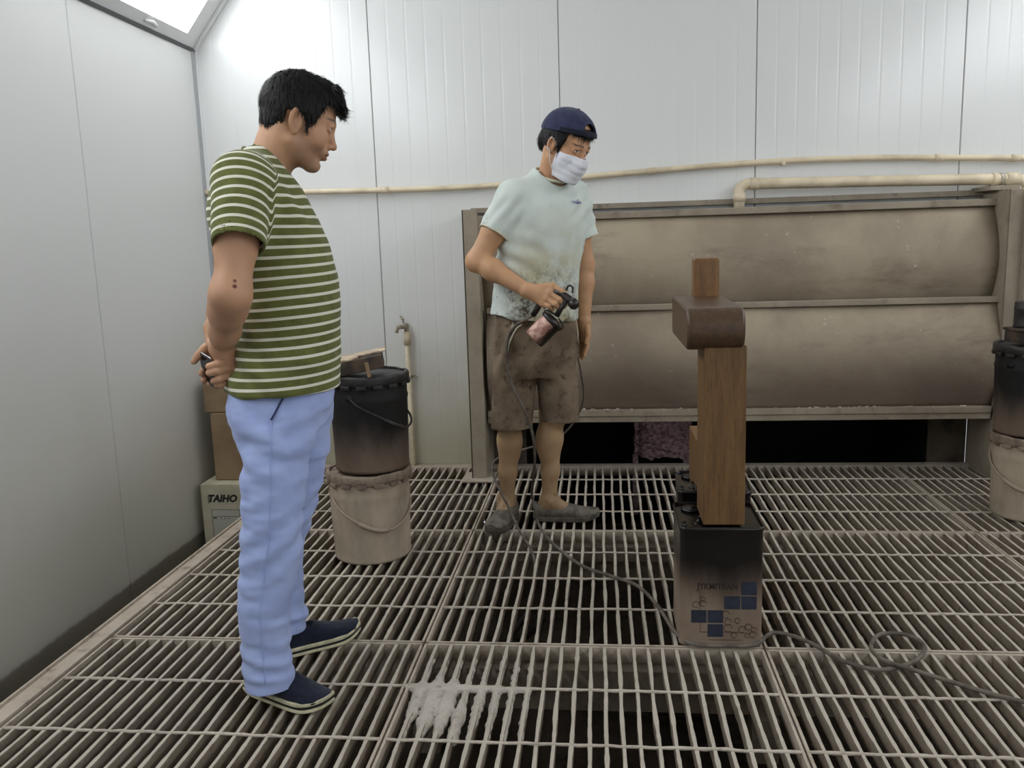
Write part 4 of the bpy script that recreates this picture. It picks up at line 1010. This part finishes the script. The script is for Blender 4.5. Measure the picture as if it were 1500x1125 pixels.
# ---------------------------------------------------------------- worker with the spray gun
HW = math.radians(4.4)
W = thing('person', 'person in pale stained t-shirt, brown shorts, navy cap and white face mask', 'person', (-.27, 3.5, 0)); W.rotation_euler.z = HW; W['_org'] = [0, 0, 0]
M_W = Matrix.Translation((-.27, 3.5, 0)) @ Matrix.Rotation(HW, 4, 'Z')
TY = math.radians(35)                      # trunk turned this far from the camera side
fw = W_((math.sin(TY), -math.cos(TY), 0)); lf = W_((math.cos(TY), math.sin(TY), 0))
def tee_mat():
    t = NT('pale_stained_cotton'); co = t.coord(); z = t.axis(co, 2); x = t.axis(co, 0)
    c = t.mix(t.ramp(t.noise(co, 12, 4), .35, .7), srgb((212, 220, 214)), srgb((200, 209, 204)))
    f1 = t.math('MULTIPLY', t.ramp(z, 1.36, 1.0), t.ramp(t.math('ABSOLUTE', t.math('SUBTRACT', x, .06), 0), .20, .05))
    c = t.mix(t.math('MULTIPLY', t.math('MULTIPLY', f1, t.ramp(t.noise(co, 9, 5), .32, .58)), .85), c, srgb((186, 178, 142)))
    f2 = t.math('MULTIPLY', t.ramp(z, 1.13, .96), t.ramp(t.math('ABSOLUTE', t.math('SUBTRACT', x, .03), 0), .19, .06))
    c = t.mix(t.math('MULTIPLY', f2, t.ramp(t.noise(co, 22, 6, .72), .44, .60)), c, srgb((92, 82, 64)))
    c = t.mix(t.math('MULTIPLY', t.ramp(z, 1.14, 1.0), t.ramp(t.noise(co, 62, 3), .64, .70)), c, srgb((72, 58, 46)))
    t.color(c); t.bump(t.noise(co, 700, 3), .25, .0008); return t.set(.9, 0, .15)
M['tee'] = tee_mat()
def shorts_mat():
    t = NT('paint_soiled_brown_cotton'); co = t.coord()
    c = t.mix(t.ramp(t.noise(co, 7, 5, .6), .35, .68), srgb((136, 120, 101)), srgb((106, 91, 76)))
    c = t.mix(t.math('MULTIPLY', t.ramp(t.noise(co, 26, 6, .7), .52, .68), .8), c, srgb((64, 51, 42)))
    c = t.mix(t.math('MULTIPLY', t.ramp(t.noise(co, 18, 5, .7), .60, .72), .7), c, srgb((150, 128, 110)))
    t.color(c); t.bump(t.noise(co, 500, 3), .3, .001); return t.set(.9, 0, .15)
M['shorts'] = shorts_mat()
M['rib'] = cloth('cream_rib', (214, 210, 188), (196, 190, 166), 60)
M['cap'] = cloth('navy_cap_cotton', (52, 56, 86), (42, 46, 72), 40)
M['capband'] = cloth('dark_cap_strap', (30, 34, 48), (26, 28, 40), 40)
M['mask'] = cloth('white_mask_fabric', (232, 233, 240), (222, 224, 232), 50, .1)
M['loafer'] = simple('dusty_grey_leather', (112, 106, 96), .55, c2=(76, 72, 66), scale=26, bump=.3, bscale=60)
M['loafer_sole'] = simple('dusty_shoe_sole', (70, 64, 57), .85, c2=(100, 92, 82), scale=30)
def tw(z, u, a, b, p=2.3, v=0.): return (z, u, v, a, b, TY, p)
torso = [tw(.86, .0, .190, .138), tw(.90, .0, .188, .138), tw(.98, .006, .184, .136), tw(1.05, .012, .182, .134), tw(1.16, .028, .184, .132), tw(1.25, .040, .190, .130), tw(1.32, .046, .186, .122), tw(1.37, .05, .168, .105, 2.2), tw(1.41, .056, .13, .088, 2.1, -.008), tw(1.445, .064, .092, .074, 2, -.016), tw(1.475, .072, .066, .062, 2, -.024)]
TD = dense(torso)
shR = W_((-.072, -.088, 1.362)); heR = W_((-.158, -.122, 1.222)); shL = W_((.168, .085, 1.362)); heL = W_((.214, .085, 1.190))
F = Fld((-.30, -.30, .85), (.34, .30, 1.50), .0042); F.loft(torso, .0)
for sh, he in ((shR, heR), (shL, heL)):
    F.cap(sh, he, .068, .058, .035); F.cap(W_((.06, -.01, 1.405)), sh, .045, .058, .03)
    d = (he-sh)/np.linalg.norm(he-sh); sl = F._sl(he-.13, he+.13); X, Y, Z = F.grid(sl)
    pl = (X-he[0])*d[0]+(Y-he[1])*d[1]+(Z-he[2])*d[2]; near_ = capd(X, Y, Z, sh, he+d*.15, .085, .09); tv = loftd(X, Y, Z, TD)
    v = F.v[sl]; F.v[sl] = np.where((near_ < 0) & (pl > 0) & (tv > .004), np.maximum(v, pl), v)
    F.cap(he-d*.03, he+d*.1, .053, .054, .0, 's')
hw_ = rot_frame((.130, -.070, 1.548), math.radians(48-90), math.radians(29), math.radians(-4), .985)
nb = W_((.066, -.012, 1.40))
F.cap(nb+fw*.015+W_((0, 0, .022)), nb+fw*.05+W_((0, 0, .08)), .062, .08, .004, 's'); F.cap(nb+W_((0, 0, .045)), nb+W_((.02, -.02, .12)), .064, .07, .004, 's')
X, Y, Z = F.grid((slice(None),)*3); F.v = np.maximum(F.v, .882-.02*np.sin(X*9+.6)-Z+0*Y)
P, Q = F.mesh(); N = vnorm(P, Q)
disp = .006*noise(P, (8, 8, 10), 1)+.004*noise(P, (15, 15, 24), 4)
fold = np.exp(-((P[:, 2]-1.12)/.09)**2)*sm(P[:, 0], .10, -.08)*(P[:, 1] < .05); disp += .006*fold*np.sin((P[:, 2]*1.0+P[:, 0]*.55)*75+3*noise(P, (8, 8, 8), 9))
disp += .004*np.exp(-((P[:, 2]-1.30)/.06)**2)*np.sin((P[:, 2]-P[:, 0]*1.2)*80)*sm(np.abs(P[:, 0]-.05), .06, .13)
disp += .006*sm(P[:, 2], .98, .89)*np.sin(P[:, 0]*55+2*noise(P, (9, 9, 9), 3))
P = P+N*disp[:, None]; tee = np_obj('t_shirt', P, Q, 'tee', W); PT, NTe = P, N
for sh, he in ((shR, heR), (shL, heL)):
    d = Vector((he-sh)/np.linalg.norm(he-sh)); a = d.orthogonal().normalized(); b = d.cross(a)
    MB().tube([Vector(he)-d*.004+(a*math.cos(t)+b*math.sin(t))*.0572 for t in np.linspace(0, 2*math.pi, 37)], .0042, 6, False).build('cuff', 'rib', tee, smooth=True, world=False)
ring = []
for k in range(41):
    a = 2*math.pi*k/40; o = nb+W_((.004, -.004, .026))+fw*(.016+.068*math.cos(a))+lf*.069*math.sin(a); o = o+W_((0, 0, -.032*math.cos(a)+.018)); ring.append(tuple(o))
MB().tube(ring, .0062, 8, False).build('neck_rib', 'rib', tee, smooth=True, world=False)
# printed chest mark on the wearer's left breast
m_ = (np.abs(PT[:, 0]-.178) < .006) & (np.abs(PT[:, 2]-1.334) < .006); i = np.nonzero(m_)[0]; i = i[np.argmin(PT[i, 1])]
n_ = Vector(NTe[i]); up = (Vector((0, 0, 1))-n_*n_.z).normalized(); rt_ = up.cross(n_)
M['logo'] = simple('blue_print', (104, 112, 158), .8)
for body, size, dz in (('TYONA', .016, 0), ('~', .02, .011)):
    me = text_mesh(body, size, .0006, .1, .0003); o = obj('chest_print', me, 'logo', tee)
    mt = Matrix(((rt_.x, up.x, n_.x, 0), (rt_.y, up.y, n_.y, 0), (rt_.z, up.z, n_.z, 0), (0, 0, 0, 1))); q = Vector(PT[i])+n_*.0045+up*dz+rt_*(.012 if dz else 0)
    o.matrix_local = Matrix.Translation(q) @ mt
# body
H = head_field(hw_, 1.0, .0021, tuple(nb+W_((0, 0, -.04))), (.052, .058)); parts = [H.mesh()]
G = Fld((-.31, -.34, .66), (.30, .20, 1.42), .0026)
elR = W_((-.222, -.132, 1.118)); wrR = W_((-.026, -.238, 1.000))
G.chain([shR, shR*.45+elR*.55, elR], [.052, .048, .040], .02); G.chain([elR, elR*.68+wrR*.32, wrR], [.039, .041, .025], .025); G.ell(elR+W_((-.012, .0, -.008)), (.026, .026, .026), None, .03)
elL = W_((.212, .092, 1.085)); wrL = W_((.204, .050, .848))
G.chain([shL, shL*.45+elL*.55, elL], [.05, .045, .038], .02); G.chain([elL, elL*.68+wrL*.32, wrL], [.038, .038, .024], .025)
K = [W_((.068, -.262, 1.016)), W_((.058, -.272, .990)), W_((.045, -.272, .970)), W_((.030, -.266, .953))]
hand(G, wrR, [(K[0], .0145), (K[1], .0145), (K[2], .0140), (K[3], .0130)], [
    ([K[0], W_((.102, -.288, .997)), W_((.122, -.290, .978)), W_((.136, -.284, .962))], [.0125, .0105, .0098, .0085]),
    ([K[1], W_((.092, -.298, .967)), W_((.110, -.292, .947)), W_((.108, -.272, .938))], [.0125, .0108, .010, .0088]),
    ([K[2], W_((.076, -.298, .950)), W_((.090, -.290, .934)), W_((.088, -.270, .927))], [.0122, .0105, .0098, .0086]),
    ([K[3], W_((.052, -.290, .942)), W_((.062, -.284, .932)), W_((.062, -.268, .926))], [.0112, .0095, .009, .008]),
    ([W_((-.002, -.222, .99)), W_((.030, -.214, .985)), W_((.062, -.216, .985)), W_((.088, -.224, .975))], [.017, .0145, .012, .0095])], .025, .004)
hand(G, wrL, [(W_((.212, .030, .790)), .0165), (W_((.203, .045, .775)), .0160), (W_((.196, .060, .778)), .0145)], [
    ([W_((.213, .026, .785)), W_((.210, .008, .745)), W_((.198, -.002, .712))], [.0105, .0095, .0075]),
    ([W_((.206, .040, .776)), W_((.202, .026, .733)), W_((.190, .014, .700))], [.0105, .0098, .0078]),
    ([W_((.200, .052, .776)), W_((.196, .042, .736)), W_((.185, .030, .706))], [.0102, .0094, .0076]),
    ([W_((.194, .064, .780)), W_((.188, .058, .745)), W_((.180, .048, .720))], [.0092, .0085, .007]),
    ([W_((.214, .030, .825)), W_((.216, .000, .795)), W_((.206, -.012, .765))], [.0145, .0115, .009])], .024, .004)
parts.append(G.mesh())
# legs below the shorts
Lg = Fld((-.26, -.18, .03), (.18, .20, .68), .0034)
knR, anR = W_((-.116, -.030, .47)), W_((-.146, .022, .085)); knL, anL = W_((.060, .0, .47)), W_((.038, .010, .085))
for kn, an, pt in ((knR, anR, W_((-.3, -.95, 0))), (knL, anL, W_((.96, -.1, 0)))):
    side_ = W_((-pt[1], pt[0], 0))
    Lg.chain([kn+W_((.012, 0, .12)), kn, kn*.72+an*.28, kn*.35+an*.65, an], [.054, .050, .045, .035, .032], .03)
    Lg.ell(kn*.68+an*.32-pt*.022, (.044, .044, .085), None, .03)
    Lg.ell(kn+pt*.016, (.042, .042, .05), None, .03)
    Lg.cap(an, an+pt*.06+W_((0, 0, -.03)), .034, .030, .03); Lg.cap(an, an-pt*.025+W_((0, 0, -.03)), .032, .028, .02)
    for s_ in (-1, 1): Lg.ell(an+side_*s_*.028+W_((0, 0, .012)), (.013, .013, .016), None, .015)
parts.append(Lg.mesh())
B = Fld((-.22, -.18, .55), (.28, .2, 1.42), .009); B.loft([(z, cx, cy, max(a-.03, .02), max(b-.03, .02), r, p) for z, cx, cy, a, b, r, p in torso[2:]], .0)
B.chain([(-.06, -.01, 1.0), (-.06, -.01, .80), knR+W_((.01, 0, .1))], [.08, .07, .055], .03); B.chain([(.07, .02, 1.0), (.07, .02, .80), knL+W_((.02, 0, .1))], [.08, .07, .052], .03); parts.append(B.mesh())
P, Q = join(parts); nh = len(parts[0][0]); col = np.tile(LIN((192, 148, 112)), (len(P), 1))*(1+.16*noise(P, (40, 40, 40), 2)[:, None])
lo_ = sm(P[:, 2], .5, .45); col = col*(1-lo_[:, None])+lo_[:, None]*LIN((172, 142, 108))*(1+.25*noise(P, (25, 25, 25), 4)[:, None])
gr = sm(P[:, 2], .22, .08); sp = sm(noise(P, (120, 120, 120), 6), .12, .22)*gr; col = col*(1-.25*sp[:, None]-.12*gr[:, None])
col[:nh] = face_color(hw_.inv(P[:nh]), (196, 150, 114), .3)
np_obj('body', P, Q, 'skin', W, {'col': np.clip(col, 0, 1)})
# hair, cap, mask share the head's own surface
X, Y, Z = H.grid((slice(None),)*3); lx, ly, lz = hw_.ginv(X, Y, Z); sc = hw_.s
cran = lambda g: (np.minimum(elld(lx, ly, lz, (-.006, 0, .044), (.098+g, .079+g, .087+g), None), elld(lx, ly, lz, (.012, 0, .054), (.082+g, .072+g, .073+g), None))*sc).astype(np.float32)
zmin = np.where(lx > .052, .070, np.where(lx > .026, -.005+.055*sm(lx, .03, .06), np.where(lx > -.02, .026, np.where(lx > -.04, -.02, -.05))))
Fh = Fld(H.lo, H.lo+(H.n-1)*H.h, H.h); Fh.v = -smin(-cran(.010), -((zmin-lz)*sc).astype(np.float32), .006); Fh.v = np.maximum(Fh.v, ((lz-.10)*sc).astype(np.float32))
Fh.ell(hw_.p((-.080, .0, -.005)), (.034, .060, .05), hw_.R, .02)
for y in (-1, 1): Fh.cap(hw_.p((.026, y*.074, .03)), hw_.p((.036, y*.070, -.014)), .009, .004, .006)
P, Q = Fh.mesh(); N = vnorm(P, Q); P = P+N*(.005*noise(P, (90, 90, 40), 3)+.003*noise(P, (200, 200, 70), 7))[:, None]
P, Q = join([(P, Q), hair_strands(P, N, hw_, 2600, .024, (-.02, 0, .16), 8, lift=.25)]); np_obj('hair', P, Q, 'hair', W)
rim = .054+.26*np.clip(lx, -.1, .12)+0*ly     # lower edge of the cap rises to the front
arch = np.sqrt((ly/.036)**2+((lz-.096)/.028)**2)
Fc = Fld(H.lo, H.lo+(H.n-1)*H.h, H.h); g = .020
v = np.maximum(cran(g)-.004*np.exp(-((lz-.07)/.03)**2)*0, ((rim-lz)*sc).astype(np.float32))
v = np.where((lx > .05), np.maximum(v, ((1-arch)*.030*sc).astype(np.float32)), v); Fc.v = np.maximum(v, -cran(g-.009)).astype(np.float32)
P, Q = Fc.mesh(); P = relax(P, Q, 1); N = vnorm(P, Q); L = hw_.inv(P)
ang = np.arctan2(L[:, 1], L[:, 0]+.005); panel = np.abs(np.mod(ang/(math.pi/3)+.5, 1)-.5); P = P-N*(.0016*np.exp(-(panel/.02)**2))[:, None]+N*(.003*noise(P, (22, 22, 22), 2))[:, None]
cp = np_obj('cap', P, Q, 'cap', W)
Fb = Fld(H.lo, H.lo+(H.n-1)*H.h, H.h); bz = .054+.26*np.clip(lx, -.1, .12)+.010
Fb.v = np.maximum(np.maximum(cran(g+.003), -cran(g-.006)), np.maximum((np.abs(lz-bz)-.010)*sc, (.02-lx)*sc)).astype(np.float32)
P, Q = Fb.mesh(); np_obj('cap_strap', P, Q, 'capband', cp)
MB().lathe([(0, 0), (.006, 0), (.006, .004), (.003, .006), (0, .006)], tuple(hw_.p((-.004, 0, .148))), 12).build('cap_button', 'cap', cp, smooth=True, world=False)
Fm = Fld(H.lo, H.lo+(H.n-1)*H.h, H.h)
base = H.v.copy()
Fs = Fld(H.lo, H.lo+(H.n-1)*H.h, H.h); Fs.v = base
for a, b, ra, rb in (((.098, 0, .0), (.112, 0, -.022), .008, .011), ((.112, 0, -.022), (.098, 0, -.09), .012, .02), ((.085, 0, -.05), (.07, 0, -.095), .034, .030)): Fs.cap(hw_.p(a), hw_.p(b), ra*sc, rb*sc, .03)
ple = .0007*np.cos((lz+.05+.15*(lx-.08)**2*10)*2*math.pi/.026)*sm(lx, .03, .07)
Fm.v = np.maximum(np.maximum(Fs.v-.0055-ple, -(Fs.v+.002)), np.maximum(np.maximum((.030-.25*(np.abs(lz+.05)-.04)*0-lx)*sc, (lz+.004-.10*(lx-.1))*sc), (-.112-lz)*sc)).astype(np.float32)
P, Q = Fm.mesh(); P = relax(P, Q, 1); mk = np_obj('face_mask', P, Q, 'mask', W)
for z0, z1 in ((-.008, .024), (-.085, -.026)):
    pts = [(.034, -.069 if z0 > -.05 else -.062, z0), (.020, -.078, (z0+z1)/2), (.008, -.085, z1), (-.010, -.088, z1-.002 if z1 > 0 else z1+.008)]
    for y in (1, -1): MB().tube(smooth_path([tuple(hw_.p((a, b*y, c))) for a, b, c in pts], 5), .0014, 6).build('ear_loop', 'mask', mk, smooth=True, world=False)
# shorts
def lg(z, u, v, a, b): return (z, u, v, a, b, 0, 2.4)
R_ = [lg(.425, -.110, -.03, .088, .085), lg(.52, -.104, -.025, .090, .088), lg(.61, -.095, -.015, .092, .092), lg(.70, -.085, -.01, .094, .098), lg(.80, -.075, -.01, .09, .10), lg(.90, -.06, 0, .08, .09)]
L_ = [lg(.440, .088, .0, .082, .082), lg(.52, .088, .005, .085, .086), lg(.61, .086, .01, .088, .092), lg(.70, .082, .015, .09, .098), lg(.80, .075, .015, .088, .10), lg(.90, .06, .01, .08, .09)]
F = Fld((-.26, -.2, .41), (.24, .22, .96), .0042); F.loft(R_, .0); F.loft(L_, .006); F.loft([tw(.64, -.002, .13, .10), tw(.70, .0, .165, .118), tw(.80, .0, .174, .124), tw(.88, .0, .168, .118), tw(.95, .0, .14, .10)], .03)
F.cap(knR+W_((.006, 0, -.10)), knR+W_((.006, 0, .02)), .078, .074, .0, 's'); F.cap(knL+W_((.036, 0, -.10)), knL+W_((.036, 0, .02)), .073, .07, .0, 's')
P, Q = F.mesh(); N = vnorm(P, Q); z = P[:, 2]
disp = (.010*noise(P, (10, 10, 9), 3)+.008*noise(P, (20, 20, 14), 8)+.004*noise(P, (30, 30, 40), 5))*sm(z, .92, .86); disp += .005*np.exp(-((z-.72)/.12)**2)*np.sin((P[:, 0]*1.0-z*.5)*85+3*noise(P, (8, 8, 8), 2))
P = P+N*disp[:, None]; so = np_obj('shorts', P, Q, 'shorts', W)
def surf_front(P, x, z, off=.003):
    m_ = (np.abs(P[:, 0]-x) < .007) & (np.abs(P[:, 2]-z) < .007); return (x, float(P[m_][:, 1].min())-off, z) if m_.any() else None
for pts in ([(-.088, .872), (-.094, .85), (-.102, .82), (-.110, .78), (-.116, .75)], [(-.056, .862), (-.075, .848), (-.095, .815), (-.118, .76), (-.122, .73)]):
    c_ = [surf_front(P, *p) for p in pts]; c_ = [c for c in c_ if c]
    if len(c_) > 1: MB().tube(smooth_path(c_, 4), .0035, 6).build('drawstring', 'rib', so, smooth=True, world=False)
# loafers
SL_ = [(0, 0, .034, .024, .036, 0, 2.4), (.012, 0, .038, .033, .040, 0, 2.4), (.05, 0, .042, .037, .042, 0, 2.4), (.10, 0, .040, .038, .042, 0, 2.2), (.14, 0, .036, .042, .036, 0, 2.1), (.18, 0, .031, .047, .030, 0, 2.1), (.23, 0, .026, .046, .024, 0, 2.1), (.262, 0, .022, .036, .018, 0, 2.1), (.280, 0, .020, .020, .012, 0, 2.1)]
cut = [((0, .092, .04), (0, .088, .125), .030, .028)]
lay = [('sole', 'loafer_sole', .004, .0, .020)]
make_shoe(W, SL_, (-.120, .080, .004), math.atan2(-.95, -.30), 'loafer', lay, .020, cut)
make_shoe(W, SL_, (-.030, .016, .004), math.atan2(-.05, 1), 'loafer', lay, .020, cut)

# ---------------------------------------------------------------- spray gun
M['gun'] = simple('paint_caked_gun', (26, 22, 21), .35, c2=(48, 40, 37), scale=40, bump=.5, bscale=90)
def cup_mat():
    t = NT('cup_with_paint_streaks'); co = t.coord(); n = t.noise(co, 12, 5, .6, (3.0, 3.0, .3)); x = t.axis(co, 0)
    c = t.mix(t.ramp(t.noise(co, 30, 5), .4, .6), srgb((208, 168, 152)), srgb((150, 104, 90)))
    f = t.ramp(t.math('ADD', t.math('MULTIPLY', x, 7.), t.math('SUBTRACT', n, .5)), -.12, .12)
    t.color(t.mix(f, c, srgb((28, 20, 18)))); return t.set(.35, .1, .5)
M['cup'] = cup_mat()
gun = thing('spray_gun', 'paint caked siphon spray gun with cup in the masked person\'s hand', 'spray gun', (0, 0, 0)); gun['_org'] = [0, 0, 0]
gun.location = M_W @ Vector((.088, -.285, .955)); gun.rotation_euler.z = HW
g0 = W_((.088, -.285, .955)); rel = lambda x, y, z: tuple(W_((x, y, z))-g0)
MB().tube([rel(.050, -.262, 1.000), rel(.100, -.285, .990), rel(.128, -.300, .968), rel(.140, -.305, .955)], [.012, .014, .015, .017], 12).build('gun_body', 'gun', gun, smooth=True, world=False)
MB().tube([rel(.138, -.305, .958), rel(.150, -.312, .944), rel(.156, -.316, .938)], [.021, .020, .012], 14).build('air_cap', 'gun', gun, smooth=True, world=False)
MB().tube([rel(.050, -.258, 1.000), rel(.030, -.250, .975), rel(.010, -.246, .935), rel(-.01, -.244, .905)], [.013, .013, .012, .011], 10).build('grip', 'gun', gun, smooth=True, world=False)
MB().tube(smooth_path([rel(.118, -.290, .985), rel(.100, -.275, .960), rel(.070, -.268, .940), rel(.052, -.265, .925)], 4), .0045, 8).build('trigger', 'gun', gun, smooth=True, world=False)
MB().tube(smooth_path([rel(.118, -.29, 1.0), rel(.128, -.292, 1.018), rel(.142, -.296, 1.012), rel(.142, -.298, .99)], 4), .004, 8).build('hook', 'gun', gun, smooth=True, world=False)
MB().tube([rel(.120, -.298, .970), rel(.098, -.300, .935), rel(.078, -.300, .905)], [.011, .009, .012], 10).build('feed_stem', 'gun', gun, smooth=True, world=False)
ax = W_((-.077, 0, -.073)); ax /= np.linalg.norm(ax)
cup = bpy.data.objects.new('cup_pivot', None); bpy.data.objects.remove(cup)
q = Vector((0, 0, -1)).rotation_difference(Vector(ax))
lidc = Vector(rel(.066, -.300, .890))
o = MB().lathe([(0, .0), (.036, 0), (.042, -.004), (.0425, -.012), (.0425, -.095), (.040, -.102), (.0, -.104)], (0, 0, 0), 32).build('paint_cup', 'cup', gun, smooth=True, world=False); o.location = lidc; o.rotation_euler = q.to_euler()
l2 = MB().lathe([(0, .012), (.020, .012), (.034, .006), (.046, .003), (.046, -.012), (.042, -.014), (0, -.012)], (0, 0, 0), 32).build('cup_lid', 'gun', gun, smooth=True, world=False); l2.location = lidc; l2.rotation_euler = q.to_euler()
for s_ in (-1, 1):
    b = MB().tube([(s_*.044, 0, -.01), (s_*.047, 0, .006), (s_*.036, 0, .016), (s_*.010, 0, .020)], .0035, 8).build('clamp_yoke', 'gun', gun, smooth=True, world=False); b.location = lidc; b.rotation_euler = q.to_euler()

# ---------------------------------------------------------------- air hoses
t2w = lambda x, y, z: tuple(M_W @ Vector((x, y, z)))
hp = [t2w(-.010, -.244, .905), t2w(-.055, -.236, .882), t2w(-.088, -.210, .855), t2w(-.112, -.175, .80), t2w(-.118, -.165, .72), t2w(-.100, -.160, .62), t2w(-.055, -.165, .52), t2w(-.022, -.13, .40), t2w(-.020, -.02, .25), t2w(-.035, .14, .10)]+HOSE_FLOOR[2:]
mb = MB().tube(smooth_path(hp, 7), .0062, 8)
top(mb, 'air_hose', 'hose', 'grey air hose from the spray gun snaking across the floor grating', 'hose', (0, 2.4, 0), smooth=True)
hq = [t2w(.165, .10, .74), t2w(.190, .11, .62), t2w(.195, .14, .48), t2w(.10, .22, .32), t2w(-.08, .22, .26), t2w(-.190, .10, .25), t2w(-.200, .02, .215), t2w(-.172, -.055, .165), t2w(-.13, -.075, .08), (-.345, 3.33, .014), (-.285, 3.14, .010), (-.262, 3.03, -.012), (-.27, 2.97, -.10), (-.29, 2.92, -.2), (-.30, 2.9, -.325)]
mb = MB().tube(smooth_path(hq, 7), .0048, 8)
top(mb, 'return_hose', 'hose', 'thin grey hose past the masked person\'s ankle and down through the grating', 'hose', (-.3, 3.2, 0), smooth=True)
# crust of dried paint bridging the bars in the near middle panel
F = Fld((-.62, 1.86, -.03), (.05, 2.30, .02), .0034); r = np.random.default_rng(12)
for k in range(1, 15):
    x = -.545+k*PW/NB
    if x > -.2: break
    n = 40; yy = np.linspace(1.88, 2.28, n); amp = math.exp(-((x+.44)/.13)**2)*r.uniform(.6, 1.1)
    cen = 2.02+.035*r.normal(); rad = .0055+amp*.0155*np.exp(-(np.abs(yy-cen)/r.uniform(.07, .13))**3)*(1+.2*np.sin(yy*60+k*2)+.2*np.sin(yy*137+k*5)+r.normal(0, .08, n))+amp*.010*np.exp(-((yy-2.125)/.016)**2)
    F.chain([(x, y, -.005-q*.6) for y, q in zip(yy, rad)], np.maximum(rad, .004), .008)
n = 60; xs = np.linspace(-.54, -.2, n); F.chain([(x, 2.1125, -.002) for x in xs], [.0045+.006*math.exp(-((x+.44)/.15)**2) for x in xs], .008)
P, Q = F.mesh(); N = vnorm(P, Q); P = P+N*(.003*noise(P, (150, 150, 150), 3))[:, None]
P = P+np.stack([.006*noise(P, (70, 70, 70), 5), .006*noise(P, (70, 70, 70), 6), 0*P[:, 0]], 1); P[:, 2] = np.minimum(P[:, 2], .0035+.002*noise(P, (90, 90, 90), 8)); P[:, 2] *= 1
o = np_obj('paint_crust', P, Q, 'crust', floor); o['kind'] = 'stuff'
for o in bpy.data.objects:
    if '_org' in o: del o['_org']
